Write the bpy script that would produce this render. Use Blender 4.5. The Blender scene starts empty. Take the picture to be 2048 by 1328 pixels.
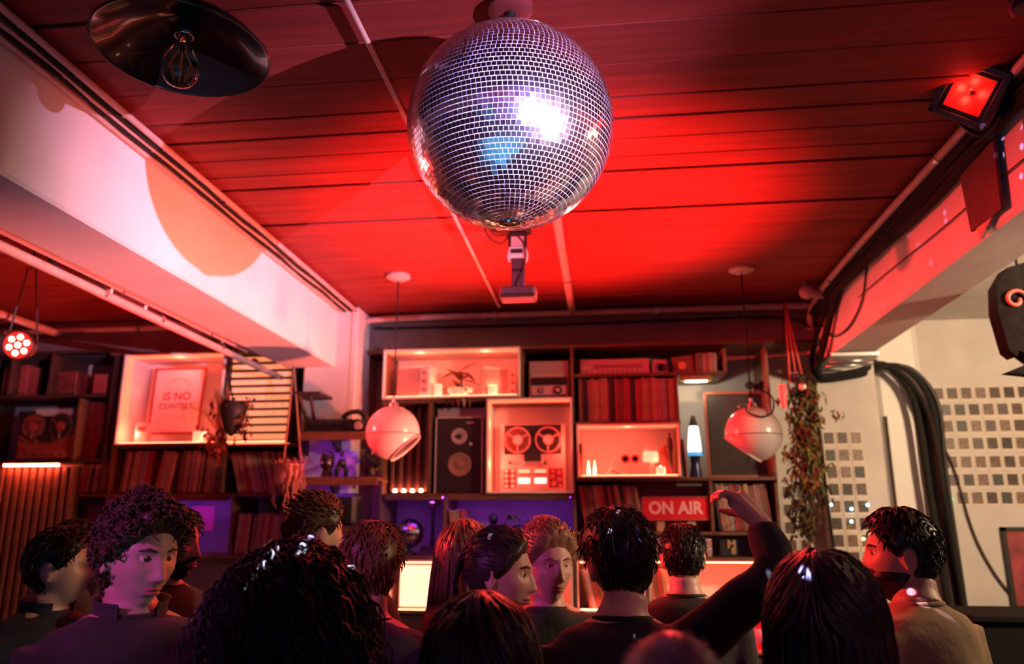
import bpy, bmesh, math, random
import numpy as np
from mathutils import Vector, Matrix, Euler
random.seed(7)
S = bpy.context.scene
COL = S.collection
PI = math.pi

# ------------------------------------------------------------------ camera
FPX = 1560.0
PITCH = math.atan(386 / FPX)
YAW = math.atan(191 * math.cos(PITCH) / FPX)
CZ = 1.72
FW = np.array([-math.sin(YAW) * math.cos(PITCH), math.cos(YAW) * math.cos(PITCH), math.sin(PITCH)])
RT = np.array([math.cos(YAW), math.sin(YAW), 0.0])
UP = np.cross(RT, FW)
cam_d = bpy.data.cameras.new('camera')
cam = bpy.data.objects.new('camera', cam_d)
COL.objects.link(cam)
cam.matrix_world = Matrix(((RT[0], UP[0], -FW[0], 0), (RT[1], UP[1], -FW[1], 0), (RT[2], UP[2], -FW[2], CZ), (0, 0, 0, 1)))
cam_d.sensor_width = 36
cam_d.sensor_fit = 'HORIZONTAL'
cam_d.lens = FPX / 2048 * 36
cam_d.clip_start = 0.05
cam_d.dof.use_dof = True
cam_d.dof.focus_distance = 2.25
cam_d.dof.aperture_fstop = 2.2
S.camera = cam

def ray(x, y):
    return FW * FPX + RT * (x - 1024) + UP * (664 - y)
def at(x, y, Y):
    d = ray(x, y); k = Y / d[1]
    return Vector((d[0] * k, Y, CZ + d[2] * k))
def atX(x, y, X):
    d = ray(x, y); k = X / d[0]
    return Vector((X, d[1] * k, CZ + d[2] * k))
def atZ(x, y, Z):
    d = ray(x, y); k = (Z - CZ) / d[2]
    return Vector((d[0] * k, d[1] * k, Z))

# ------------------------------------------------------------------ view, world, main lights
S.view_settings.view_transform = 'Standard'
S.view_settings.look = 'None'
S.view_settings.exposure = 0.0
S.view_settings.gamma = 1.0
S.view_settings.use_curve_mapping = False
S.cycles.use_denoising = True
S.cycles.max_bounces = 6
S.cycles.diffuse_bounces = 3
S.cycles.glossy_bounces = 4
S.cycles.transmission_bounces = 6
S.cycles.sample_clamp_indirect = 4.0
S.cycles.caustics_reflective = False
S.cycles.caustics_refractive = False
W = bpy.data.worlds.new('dusk'); S.world = W
W.use_nodes = True
W.node_tree.nodes['Background'].inputs[0].default_value = (0.10, 0.30, 0.62, 1)
W.node_tree.nodes['Background'].inputs[1].default_value = 0.4

def aim(o, target):
    d = Vector(target) - o.location
    o.rotation_euler = d.to_track_quat('-Z', 'Y').to_euler()
def spot(name, loc, target, energy, color, angle, blend=0.3, radius=0.05):
    l = bpy.data.lights.new(name, 'SPOT'); l.energy = energy; l.color = color
    l.spot_size = math.radians(angle); l.spot_blend = blend; l.shadow_soft_size = radius
    o = bpy.data.objects.new(name, l); COL.objects.link(o); o.location = loc; aim(o, target)
    return o
def area(name, loc, target, energy, color, sx, sy):
    l = bpy.data.lights.new(name, 'AREA'); l.energy = energy; l.color = color
    l.shape = 'RECTANGLE'; l.size = sx; l.size_y = sy
    o = bpy.data.objects.new(name, l); COL.objects.link(o); o.location = loc; aim(o, target)
    return o
def point(name, loc, energy, color, radius=0.05):
    l = bpy.data.lights.new(name, 'POINT'); l.energy = energy; l.color = color; l.shadow_soft_size = radius
    o = bpy.data.objects.new(name, l); COL.objects.link(o); o.location = loc
    return o

HC = 3.30                       # ceiling height
BALL = Vector((-0.255, 2.100, 2.872)); BR = 0.306
RED = (1.0, 0.035, 0.03)
KEY = Vector((2.35, -0.05, 1.98))
spot('pin_spot_light', KEY, (-1.95, 3.95, 3.14), 1950, (0.92, 0.56, 0.90), 32, 1.0, 0.012)
spot('added_ball_violet_fill', (1.45, -1.05, 2.25), BALL, 1800, (0.46, 0.32, 1.0), 9.4, 0.25, 0.04)  # added second lamp that tints only the ball lavender
spot('red_uplight', (-0.20, 3.80, 1.02), (-0.24, 3.88, 3.3), 1500, (1.0, 0.04, 0.03), 67, 0.7, 0.10)
spot('added_orange_fill', (0.80, 4.25, 1.15), (-1.95, 4.15, 2.9), 1250, (1.0, 0.14, 0.09), 62, 0.8, 0.08)  # added unseen lamp, turns the pale beam salmon
PARC = at(35, 690, 4.0)
spot('red_par_light', PARC + Vector((0.06, -0.05, 0.0)), (1.56, 3.6, 2.95), 1400, RED, 70, 0.6, 0.05)
FLOOD = atX(1940, 186, 1.36)
spot('warm_wall_light', (3.3, 3.0, 2.75), (1.7, 5.3, 2.0), 430, (1.0, 0.68, 0.40), 150, 0.5, 0.12)
spot('violet_wash_light', (-2.3, -0.3, 2.5), (-0.95, 1.85, 1.60), 190, (0.80, 0.12, 0.75), 20, 0.8, 0.1)
spot('red_back_wash_light', (0.3, 4.9, 3.1), (0.0, 2.2, 1.2), 200, RED, 90, 0.6, 0.1)
spot('added_teal_floor_fill', (-0.4, -0.9, 3.2), (-0.4, -0.85, 0.0), 2200, (0.06, 0.42, 1.0), 60, 0.4, 0.1)  # added out of view so the ball tiles reflect teal
spot('added_pink_face_fill', (2.0, -1.6, 2.7), (0.05, 2.4, 1.62), 65, (1.0, 0.30, 0.42), 24, 0.8, 0.1)  # added fill that brightens faces with pink
spot('added_violet_rear_fill', (1.5, -1.0, 0.4), (0.2, -4.0, 2.9), 2200, (0.50, 0.22, 1.0), 80, 0.6, 0.1)  # added out of view so the ball tiles reflect violet

# ------------------------------------------------------------------ materials
MATS = {}
def M(name, col=(0.5, 0.5, 0.5), rough=0.6, metal=0.0, vary=0.0, scale=8.0, bump=0.0, bscale=40.0, emit=None, es=0.0,
      spec=0.5, trans=0.0, ior=1.45, stretch=None, sheen=0.0, coat=0.0):
    if name in MATS: return MATS[name]
    m = bpy.data.materials.new(name); m.use_nodes = True
    nt = m.node_tree; b = nt.nodes['Principled BSDF']
    c = (*col, 1)
    b.inputs['Base Color'].default_value = c
    b.inputs['Roughness'].default_value = rough
    b.inputs['Metallic'].default_value = metal
    b.inputs['Specular IOR Level'].default_value = spec
    b.inputs['IOR'].default_value = ior
    b.inputs['Transmission Weight'].default_value = trans
    b.inputs['Sheen Weight'].default_value = sheen
    b.inputs['Coat Weight'].default_value = coat
    if emit is not None:
        b.inputs['Emission Color'].default_value = (*emit, 1)
        b.inputs['Emission Strength'].default_value = es
    if vary or bump:
        tc = nt.nodes.new('ShaderNodeTexCoord')
        mp = nt.nodes.new('ShaderNodeMapping')
        nt.links.new(tc.outputs['Object'], mp.inputs['Vector'])
        if stretch: mp.inputs['Scale'].default_value = stretch
    if vary:
        n = nt.nodes.new('ShaderNodeTexNoise'); n.inputs['Scale'].default_value = scale; n.inputs['Detail'].default_value = 6
        r = nt.nodes.new('ShaderNodeValToRGB')
        k = 1 - vary
        r.color_ramp.elements[0].position = 0.3; r.color_ramp.elements[1].position = 0.7
        r.color_ramp.elements[0].color = (col[0] * k, col[1] * k, col[2] * k, 1)
        r.color_ramp.elements[1].color = (min(1, col[0] * (1 + vary * 0.6)), min(1, col[1] * (1 + vary * 0.6)), min(1, col[2] * (1 + vary * 0.6)), 1)
        nt.links.new(mp.outputs[0], n.inputs['Vector'])
        nt.links.new(n.outputs[0], r.inputs[0]); nt.links.new(r.outputs[0], b.inputs['Base Color'])
    if bump:
        n2 = nt.nodes.new('ShaderNodeTexNoise'); n2.inputs['Scale'].default_value = bscale; n2.inputs['Detail'].default_value = 4
        bp = nt.nodes.new('ShaderNodeBump'); bp.inputs['Strength'].default_value = bump; bp.inputs['Distance'].default_value = 0.01
        nt.links.new(mp.outputs[0], n2.inputs['Vector'])
        nt.links.new(n2.outputs[0], bp.inputs['Height']); nt.links.new(bp.outputs[0], b.inputs['Normal'])
    MATS[name] = m
    return m

LEDC = (1.0, 0.06, 0.028)
M('plaster', (0.62, 0.58, 0.55), 0.85, vary=0.12, scale=3, bump=0.15, bscale=25)
M('beam_paint', (0.72, 0.70, 0.69), 0.75, vary=0.10, scale=2.5, bump=0.12, bscale=18)
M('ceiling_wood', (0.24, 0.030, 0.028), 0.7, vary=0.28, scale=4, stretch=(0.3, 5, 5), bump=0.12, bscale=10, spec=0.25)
M('ceiling_slab', (0.03, 0.025, 0.025), 0.9)
M('floor_wood', (0.22, 0.17, 0.14), 0.5, vary=0.4, scale=6)
M('dark_wall', (0.16, 0.12, 0.12), 0.85, vary=0.2, scale=4)
M('shelf_wood', (0.16, 0.075, 0.045), 0.5, vary=0.35, scale=7, stretch=(1, 6, 6), bump=0.1)
M('dark_wood', (0.055, 0.03, 0.024), 0.55, vary=0.35, scale=7)
M('box_white', (0.78, 0.74, 0.72), 0.7, vary=0.04, scale=5)
M('white_paint', (0.75, 0.73, 0.70), 0.5)
M('black', (0.018, 0.017, 0.017), 0.5)
M('black_gloss', (0.015, 0.015, 0.016), 0.2)
M('black_metal', (0.03, 0.03, 0.03), 0.4, metal=0.6)
M('rubber', (0.018, 0.017, 0.016), 0.85, spec=0.2)
M('pipe_paint', (0.55, 0.36, 0.34), 0.45, vary=0.15, scale=12)
M('steel', (0.62, 0.62, 0.63), 0.32, metal=1.0)
M('chrome', (0.85, 0.85, 0.87), 0.12, metal=1.0)
M('mirror', (0.92, 0.92, 0.95), 0.17, metal=1.0)
M('ball_core', (0.95, 0.93, 0.97), 0.4, spec=0.6)
M('glass', (1, 1, 1), 0.02, trans=1.0, ior=1.45)
M('smoked_glass', (0.75, 0.62, 0.42), 0.03, trans=1.0, ior=1.45)
M('led_hot', (1, 0.4, 0.3), 0.5, emit=(1.0, 0.10, 0.045), es=40)
M('led_mid', (1, 0.4, 0.3), 0.5, emit=LEDC, es=30)
M('panel_glow_sheet', (1, 0.4, 0.3), 0.5, emit=(1.0, 0.09, 0.04), es=2.6)  # glowing sheet that gives box panels their lit look
M('led_violet', (0.5, 0.2, 1), 0.5, emit=(0.42, 0.05, 1.0), es=20)
M('candle_glow', (1, 0.7, 0.5), 0.5, emit=(1.0, 0.55, 0.30), es=9)

# ------------------------------------------------------------------ mesh building
class MB:
    def __init__(s): s.v = []; s.f = []
    def add(s, vs, fs):
        o = len(s.v); s.v.extend(tuple(p) for p in vs); s.f.extend(tuple(i + o for i in f) for f in fs); return s
    def box(s, c, d, c2=0.0, m=None):
        x, y, z = d[0] / 2, d[1] / 2, d[2] / 2
        if c2 <= 0:
            vs = [(sx * x, sy * y, sz * z) for sx in (-1, 1) for sy in (-1, 1) for sz in (-1, 1)]
            fs = [(0, 1, 3, 2), (4, 6, 7, 5), (0, 4, 5, 1), (2, 3, 7, 6), (0, 2, 6, 4), (1, 5, 7, 3)]
        else:
            q = min(c2, x * 0.9, y * 0.9, z * 0.9); vs = []; idx = {}
            for sx in (-1, 1):
                for sy in (-1, 1):
                    for sz in (-1, 1):
                        for a, p in (('x', (sx * x, sy * (y - q), sz * (z - q))), ('y', (sx * (x - q), sy * y, sz * (z - q))), ('z', (sx * (x - q), sy * (y - q), sz * z))):
                            idx[(sx, sy, sz, a)] = len(vs); vs.append(p)
            I = lambda sx, sy, sz, a: idx[(sx, sy, sz, a)]
            fs = []
            for k in (-1, 1):
                fx_ = [I(k, -1, -1, 'x'), I(k, 1, -1, 'x'), I(k, 1, 1, 'x'), I(k, -1, 1, 'x')]
                fy_ = [I(-1, k, -1, 'y'), I(-1, k, 1, 'y'), I(1, k, 1, 'y'), I(1, k, -1, 'y')]
                fz_ = [I(-1, -1, k, 'z'), I(1, -1, k, 'z'), I(1, 1, k, 'z'), I(-1, 1, k, 'z')]
                for f in (fx_, fy_, fz_): fs.append(tuple(f if k > 0 else f[::-1]))
            for a_ in (-1, 1):
                for b_ in (-1, 1):
                    fs.append((I(-1, a_, b_, 'y'), I(1, a_, b_, 'y'), I(1, a_, b_, 'z'), I(-1, a_, b_, 'z'))[::(1 if a_ * b_ < 0 else -1)][::-1])
                    fs.append((I(a_, -1, b_, 'x'), I(a_, 1, b_, 'x'), I(a_, 1, b_, 'z'), I(a_, -1, b_, 'z'))[::(1 if a_ * b_ < 0 else -1)])
                    fs.append((I(a_, b_, -1, 'x'), I(a_, b_, 1, 'x'), I(a_, b_, 1, 'y'), I(a_, b_, -1, 'y'))[::(1 if a_ * b_ < 0 else -1)][::-1])
                    for d_ in (-1, 1):
                        t = (I(a_, b_, d_, 'x'), I(a_, b_, d_, 'y'), I(a_, b_, d_, 'z'))
                        fs.append(t if a_ * b_ * d_ > 0 else t[::-1])
        C = Vector(c)
        vs = [(m @ Vector(p) if m else Vector(p)) + C for p in vs]
        return s.add(vs, fs)
    def span(s, a, b, c2=0.0):
        a, b = Vector(a), Vector(b)
        return s.box((a + b) / 2, [abs(b[i] - a[i]) for i in range(3)], c2)
    def tube(s, pts, r, n=10, caps=True):
        pts = [Vector(p) for p in pts]
        rs = r if isinstance(r, (list, tuple)) else [r] * len(pts)
        vs = []; fs = []; ref = None
        for i, p in enumerate(pts):
            t = (pts[min(i + 1, len(pts) - 1)] - pts[max(i - 1, 0)])
            t = t.normalized() if t.length > 1e-9 else Vector((0, 0, 1))
            if ref is None:
                ref = t.orthogonal().normalized()
            else:
                ref = (ref - t * ref.dot(t))
                ref = ref.normalized() if ref.length > 1e-6 else t.orthogonal().normalized()
            bn = t.cross(ref)
            rr = rs[i]
            ra, rb = rr if isinstance(rr, (list, tuple)) else (rr, rr)
            for k in range(n):
                a = 2 * PI * k / n
                vs.append(p + ref * (math.cos(a) * ra) + bn * (math.sin(a) * rb))
        for i in range(len(pts) - 1):
            for k in range(n):
                fs.append((i * n + k, i * n + (k + 1) % n, (i + 1) * n + (k + 1) % n, (i + 1) * n + k))
        if caps:
            fs.append(tuple(range(n))[::-1]); fs.append(tuple(range((len(pts) - 1) * n, len(pts) * n)))
        return s.add(vs, fs)
    def lathe(s, prof, c=(0, 0, 0), n=24, m=None, close=False):
        vs = []; fs = []; C = Vector(c)
        for r, z in prof:
            for k in range(n):
                a = 2 * PI * k / n
                p = Vector((r * math.cos(a), r * math.sin(a), z))
                vs.append((m @ p if m else p) + C)
        L = len(prof)
        for i in range(L - 1 if not close else L):
            j = (i + 1) % L
            for k in range(n):
                fs.append((i * n + k, i * n + (k + 1) % n, j * n + (k + 1) % n, j * n + k))
        if not close:
            fs.append(tuple(range(n))[::-1]); fs.append(tuple(range((L - 1) * n, L * n)))
        return s.add(vs, fs)
    def ball(s, c, r, n=16, m=8):
        rx, ry, rz = r if isinstance(r, (list, tuple)) else (r, r, r)
        C = Vector(c); vs = []; fs = []
        for i in range(m + 1):
            v = PI * i / m
            for k in range(n):
                a = 2 * PI * k / n
                vs.append(C + Vector((rx * math.sin(v) * math.cos(a), ry * math.sin(v) * math.sin(a), rz * math.cos(v))))
        for i in range(m):
            for k in range(n):
                fs.append((i * n + k, (i + 1) * n + k, (i + 1) * n + (k + 1) % n, i * n + (k + 1) % n))
        return s.add(vs, fs)
    def prism(s, poly, y0, y1, m=None, c=(0, 0, 0)):
        n = len(poly); C = Vector(c)
        vs = [Vector((x, y0, z)) for x, z in poly] + [Vector((x, y1, z)) for x, z in poly]
        fs = [tuple(range(n)), tuple(range(n, 2 * n))[::-1]] + [(i, i + n, (i + 1) % n + n, (i + 1) % n) for i in range(n)]
        return s.add([(m @ p if m else p) + C for p in vs], fs)
    def mesh(s, name):
        me = bpy.data.meshes.new(name); me.from_pydata(s.v, [], s.f); me.update(); return me

def fixn(me):
    bm = bmesh.new(); bm.from_mesh(me)
    bmesh.ops.remove_doubles(bm, verts=bm.verts, dist=1e-6)
    bmesh.ops.recalc_face_normals(bm, faces=bm.faces); bm.to_mesh(me); bm.free()
def obj(name, mb, mat, parent=None, smooth=False, loc=None):
    me = mb.mesh(name) if isinstance(mb, MB) else mb
    if isinstance(mb, MB): fixn(me)
    o = bpy.data.objects.new(name, me); COL.objects.link(o)
    if not me.materials: me.materials.append(MATS[mat] if isinstance(mat, str) else mat)
    if smooth:
        me.polygons.foreach_set('use_smooth', [True] * len(me.polygons))
        if smooth == 'auto':
            try: me.set_sharp_from_angle(angle=math.radians(40))
            except Exception: pass
    if loc is not None: o.location = loc
    if parent is not None: o.parent = parent
    return o
def thing(name, label, cat, loc=(0, 0, 0), rz=0.0, group=None):
    o = bpy.data.objects.new(name, None); COL.objects.link(o); o.empty_display_size = 0.05
    o.location = loc; o.rotation_euler = (0, 0, rz); o['label'] = label; o['category'] = cat
    if group: o['group'] = group
    return o
def tag(o, label, cat, group=None):
    o['label'] = label; o['category'] = cat
    if group: o['group'] = group
    return o
def struct(name, mb, mat, label=None, smooth=False):
    o = obj(name, mb, mat, smooth=smooth); o['kind'] = 'structure'
    if label: o['label'] = label
    return o
def B(a, b, c2=0.0): return MB().span(a, b, c2)
def text_mesh(name, s, size, mat, parent, loc, rot=(PI / 2, 0, 0), depth=0.002, bold=0.0, sx=1.0, align='CENTER'):
    cu = bpy.data.curves.new(name, 'FONT'); cu.body = s; cu.size = size; cu.extrude = depth; cu.offset = bold
    cu.align_x = align; cu.align_y = 'CENTER'; cu.resolution_u = 3
    t = bpy.data.objects.new(name + '_curve', cu); COL.objects.link(t)
    dg = bpy.context.evaluated_depsgraph_get()
    me = bpy.data.meshes.new_from_object(t.evaluated_get(dg)); bpy.data.objects.remove(t); bpy.data.curves.remove(cu)
    me.name = name; me.materials.clear()
    o = obj(name, me, mat, parent); o.location = loc; o.rotation_euler = rot; o.scale = (sx, 1, 1)
    return o
def lean(p0, ang):     # rotation about Y through point
    return Matrix.Rotation(ang, 3, 'Y')
# ================================================================== the room
XL, XR, YB, YR = -5.2, 3.9, 5.95, 6.35
YF = -4.2
struct('floor', B((XL - .1, YF - .1, -0.1), (XR + .1, YR + .1, 0)), 'floor_wood', 'dark wooden floor')
ceil = struct('ceiling', B((XL - .1, YF - .1, HC + .03), (XR + .1, YR + .1, HC + .15)), 'ceiling_slab', 'ceiling boarded with dark planks')
joints = [(-4.2, 1), (-3.6, 0), (-3.0, 1), (-2.5, 0), (-2.0, 1), (-1.5, 0), (-1.0, 1), (-.5, 0), (0.0, 1), (0.4, 0), (0.75, 1), (1.1, 0), (1.42, 1), (1.74, 0), (2.04, 1),
          (2.24, 0), (2.47, 0), (2.70, 1), (2.86, 1), (3.03, 0), (3.20, 1), (3.34, 1), (3.56, 0), (3.80, 2), (4.08, 0), (4.36, 0), (4.66, 0), (4.98, 0), (5.30, 0), (5.62, 0), (5.95, 0)]
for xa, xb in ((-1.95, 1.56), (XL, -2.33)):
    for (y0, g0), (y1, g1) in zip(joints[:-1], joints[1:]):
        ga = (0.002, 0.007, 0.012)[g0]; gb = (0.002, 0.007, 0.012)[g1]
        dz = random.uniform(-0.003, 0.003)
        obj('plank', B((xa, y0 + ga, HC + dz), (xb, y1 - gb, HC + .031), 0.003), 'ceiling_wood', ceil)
obj('plaster_panel', B((1.84, YF, HC), (XR, YR, HC + .031)), 'plaster', ceil)
struct('wall_back', B((XL - .1, YB, 0), (1.53, YB + .15, HC + .05)), 'plaster', 'plaster wall behind the shelves')
struct('wall_back_recess', B((1.5, YR, 0), (XR + .1, YR + .15, HC + .05)), 'plaster', 'cream plaster wall of the recess')
struct('wall_left', B((XL - .15, YF, 0), (XL, YB, HC)), 'dark_wall', 'dark side wall')
struct('wall_right', B((XR, YF, 0), (XR + .15, YR, HC)), 'dark_wall', 'dark side wall of the recess')
# rear wall with two windows added as dusk blue for the ball to reflect
rw = MB()
for a, b in (((XL, YF - .15, 0), (-3.2, YF, HC)), ((-3.2, YF - .15, 0), (2.2, YF, 0.9)), ((-3.2, YF - .15, 2.5), (2.2, YF, HC)), ((-0.9, YF - .15, .9), (-0.1, YF, 2.5)), ((2.2, YF - .15, 0), (XR, YF, HC))):
    rw.span(a, b)
struct('wall_rear', rw, 'dark_wall', 'dark wall behind the dance floor')
for n, (a, b) in enumerate(((-3.2, -0.9), (-0.1, 2.2))):
    w = thing('window_%d' % (n + 1), 'tall dark framed window added to give the ball dusk blue', 'window', (a, YF - .08, .9)); w['kind'] = 'structure'; del w['category']
    fr = MB()
    for p, q in (((0, -.03, 0), (.06, .03, 1.6)), ((b - a - .06, -.03, 0), (b - a, .03, 1.6)), ((0, -.03, 0), (b - a, .03, .06)), ((0, -.03, 1.54), (b - a, .03, 1.6)), (((b - a) / 2 - .03, -.03, 0), ((b - a) / 2 + .03, .03, 1.6))):
        fr.span(p, q)
    obj('window_frame', fr, 'black', w)
    for k in range(2):
        obj('pane', B((.06 + k * (b - a) / 2, -.004, .06), ((b - a) / 2 - .03 + k * (b - a) / 2, .004, 1.54)), 'glass', w)

# beams and pilasters
BZ = 2.845
struct('trim_1', B((-2.33, YF, BZ), (-1.95, 5.43, HC + .02), 0.012), 'beam_paint', 'pale painted concrete beam carrying a ball-shaped shadow')
struct('trim_2', B((1.56, YF, 2.86), (1.84, 5.85, HC + .02), 0.012), 'beam_paint', 'painted beam hung with black cables')
col = MB().span((-2.19, 5.42, 0), (-1.79, YB, HC), 0.01)
struct('trim_3', col, 'plaster', 'plaster column under the pale beam')
struct('trim_4', B((1.53, 5.82, 0), (1.95, YR, HC), 0.01), 'plaster', 'narrow pilaster covered in instant photos')
struct('trim_5', B((2.0, 6.05, 0), (2.38, YR, HC), 0.06), 'white_paint', 'rounded white column beside the black cables')
struct('trim_6', B((-1.80, 5.70, 3.0), (1.53, YB, HC), 0.008), 'dark_wall', 'dull red bulkhead above the record shelves')
struct('trim_7', B((-1.80, 5.66, 2.985), (1.53, YB - .02, 3.02), 0.005), 'shelf_wood', 'wooden edge strip below the bulkhead')
struct('trim_8', B((XL, 5.6, 3.02), (-2.4, YB, HC), 0.008), 'dark_wall', 'dark bulkhead over the tape recorder shelf')

# ================================================================== pipes and cables
def pipe(name, pts, r, mat, label, cat='pipe', group=None, clips=(), clipmat='steel', n=12):
    t = thing(name, label, cat, pts[0], 0, group)
    o = Vector(pts[0])
    obj('tube', MB().tube([Vector(p) - o for p in pts], r, n), mat, t, smooth='auto')
    for q in clips:
        q = Vector(q) - o
        i = min(range(len(pts) - 1), key=lambda k: (((Vector(pts[k]) + Vector(pts[k + 1])) / 2 - o) - q).length)
        d = (Vector(pts[i + 1]) - Vector(pts[i])).normalized()
        obj('clip', MB().tube([q - d * .012, q + d * .012], r * 1.28, n), clipmat, t, smooth='auto')
    return t
def curve_pts(pts, seg=6):
    pts = [Vector(p) for p in pts]; out = []
    P = [pts[0] * 2 - pts[1]] + pts + [pts[-1] * 2 - pts[-2]]
    for i in range(1, len(P) - 2):
        for k in range(seg):
            t = k / seg
            a, b, c, d = P[i - 1], P[i], P[i + 1], P[i + 2]
            out.append(0.5 * ((2 * b) + (c - a) * t + (2 * a - 5 * b + 4 * c - d) * t * t + (3 * b - a - 3 * c + d) * t ** 3))
    out.append(pts[-1]); return out
zc = HC - .03
pipe('ceiling_conduit', [(-.742, YF, zc), (-.742, 5.45, zc)], .0095, 'pipe_paint', 'thin painted conduit running along the plank ceiling past the mirror ball', 'pipe', clips=[(-.742, 4.75, zc), (-.742, 3.2, zc)])
t = pipe('ceiling_pipe', [(-.215, 2.8, zc - .012), (-.215, 5.60, zc - .012)], .026, 'pipe_paint', 'thick painted pipe on the ceiling ending above the lit tape deck', clips=[(-.215, 4.8, zc - .012), (-.215, 3.5, zc - .012)])
pipe('crossing_pipe', [(-1.82, 5.60, 3.235), (-1.60, 5.62, 3.255), (1.35, 5.62, 3.255), (1.52, 5.60, 3.25)], .024, 'pipe_paint', 'horizontal pipe crossing just under the ceiling above the shelves', clips=[(-.8, 5.62, 3.255), (.4, 5.62, 3.255)])
pipe('bulkhead_cable', curve_pts([(-1.7, 5.66, 3.2), (-1.6, 5.67, 3.19), (-.2, 5.68, 3.185), (1.2, 5.68, 3.19), (1.5, 5.66, 3.1)]), .010, 'rubber', 'black cable strung under the crossing pipe', 'cable')
# cable tray along the pale beam
tr = thing('cable_tray', 'metal cable tray with two rails running along the top of the pale beam', 'cable tray', (-1.87, YF, HC))
L = 5.62 - YF
for dx, dz, r in ((-.055, -.035, .011), (.058, -.030, .013)):
    obj('rail', MB().tube([(dx, 0, dz), (dx, L, dz)], r, 10), 'pipe_paint', tr, smooth='auto')
obj('tray', B((-.05, 0, -.018), (.05, L, -.008)), 'pipe_paint', tr)
for k in range(34):
    y = 0.2 + k * (L - .4) / 33
    obj('rung', B((-.06, y - .006, -.030), (.06, y + .006, -.018)), 'pipe_paint', tr)
for k, (x0, r) in enumerate(((-.025, .009), (.0, .008), (.022, .010))):
    pts = [Vector((x0 + .006 * math.sin(i * 1.7 + k), i * L / 40, -.032 - .004 * math.sin(i * 2.3 + k * 2))) for i in range(41)]
    pipe('tray_cable', [p + Vector((-1.87, YF, HC)) for p in pts], r, ('rubber', 'pipe_paint', 'rubber')[k], ('thin black cable lying in the tray next to the pale beam', 'pale grey cable lying between the black ones in the tray', 'thicker black cable lying in the tray by the planks')[k], 'cable', n=6)
# conduits along the outer lower edge of the pale beam
pipe('beam_conduit', [(-2.42, 1.0, 2.835), (-2.42, 5.80, 2.80)], .022, 'pipe_paint', 'steel conduit slung along the lower edge of the pale beam', clips=[(-2.42, y, 2.825) for y in (2.6, 3.4, 3.9, 4.6, 5.1)])
pipe('beam_conduit', [(-2.385, 1.0, 2.87), (-2.385, 4.9, 2.86)], .012, 'pipe_paint', 'thin conduit tucked between the beam and the thicker conduit', clips=[(-2.385, y, 2.865) for y in (2.5, 3.5, 4.4)])
pipe('beam_cable', curve_pts([(-2.43, 1.2, 2.87), (-2.44, 2.6, 2.885), (-2.43, 2.95, 2.90), (-2.45, 3.15, 2.85), (-2.43, 3.6, 2.86), (-2.45, 4.0, 2.85), (-2.43, 4.5, 2.86)]), .010, 'rubber', 'black cable winding loosely around the conduit of the pale beam', 'cable')
for k, y in enumerate((3.45, 3.75, 4.6)):
    obj_ = obj('strap', MB().tube([(-2.42, y, 2.80), (-2.40, y, 2.96)], .008, 8), 'white_paint'); tag(obj_, 'short pale strap holding the conduit to the beam', 'strap', 'straps on the beam conduit')
pipe('bay_pipe', [(-4.31, 4.2, 3.2), (-4.31, 5.58, 3.2)], .030, 'pipe_paint', 'stubby red-lit pipe with an open end above the stage lamp', clips=[(-4.31, 5.0, 3.2)])
pipe('bay_pipe', [(-4.75, 5.55, 3.22), (-2.45, 5.55, 3.22)], .022, 'pipe_paint', 'level pipe crossing the bay above the poster box', clips=[(-3.6, 5.55, 3.22)])

# cables on the other beam
bx = 1.545
pipe('beam_pipe', curve_pts([(1.47, 2.3, 3.27), (1.47, 3.2, 3.265), (1.46, 4.4, 3.26), (1.47, 5.2, 3.25), (1.49, 5.62, 3.2), (1.50, 5.70, 3.1)]), .020, 'pipe_paint', 'painted pipe climbing along the beam with the black cables', clips=[(1.46, 4.4, 3.26), (1.47, 5.0, 3.25), (1.47, 3.3, 3.265)])
for k in range(9):
    off = random.uniform(-.03, .03)
    pts = [(bx - .03 - .012 * (k % 3) + .012 * math.sin(i * .9 + k * 1.3), 2.2 + i * .34, 3.245 - .022 * (k % 4) - .012 * math.sin(i * 1.15 + k)) for i in range(11)]
    pts = [(min(p[0], 1.54), p[1], p[2]) for p in pts]
    pipe('beam_cable', curve_pts(pts, 4), (.012, .018, .010, .022, .015, .009, .017, .012, .014)[k], 'rubber', 'black cable bundled along the upper edge of the cable beam', 'cable', 'cables along the beam', n=8)
# loops hanging by the pilaster
lp = [((1.53, 5.05, 3.2), (1.52, 5.25, 3.08), (1.50, 5.5, 2.86), (1.52, 5.70, 2.79), (1.60, 5.76, 2.76), (1.85, 5.78, 2.80), (1.96, 5.88, 2.86), (2.10, 5.92, 2.84), (2.24, 5.94, 2.60), (2.27, 5.94, 2.0), (2.30, 5.94, 1.2), (2.33, 5.94, .6)),
      ((1.53, 5.3, 3.18), (1.50, 5.6, 3.0), (1.50, 5.74, 2.82), (1.58, 5.77, 2.74), (1.80, 5.78, 2.76), (1.94, 5.86, 2.80), (2.12, 5.9, 2.83), (2.32, 5.92, 2.52), (2.36, 5.92, 1.9), (2.39, 5.92, 1.2), (2.42, 5.92, .6))]
for k, q in enumerate(lp):
    pipe('drop_cable', curve_pts(q, 5), (.024, .018)[k], 'rubber', ('thick black hose looping under the beam and down beside the white column', 'second black hose looping round the pilaster and down the cream wall')[k], 'cable', n=10)
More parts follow.
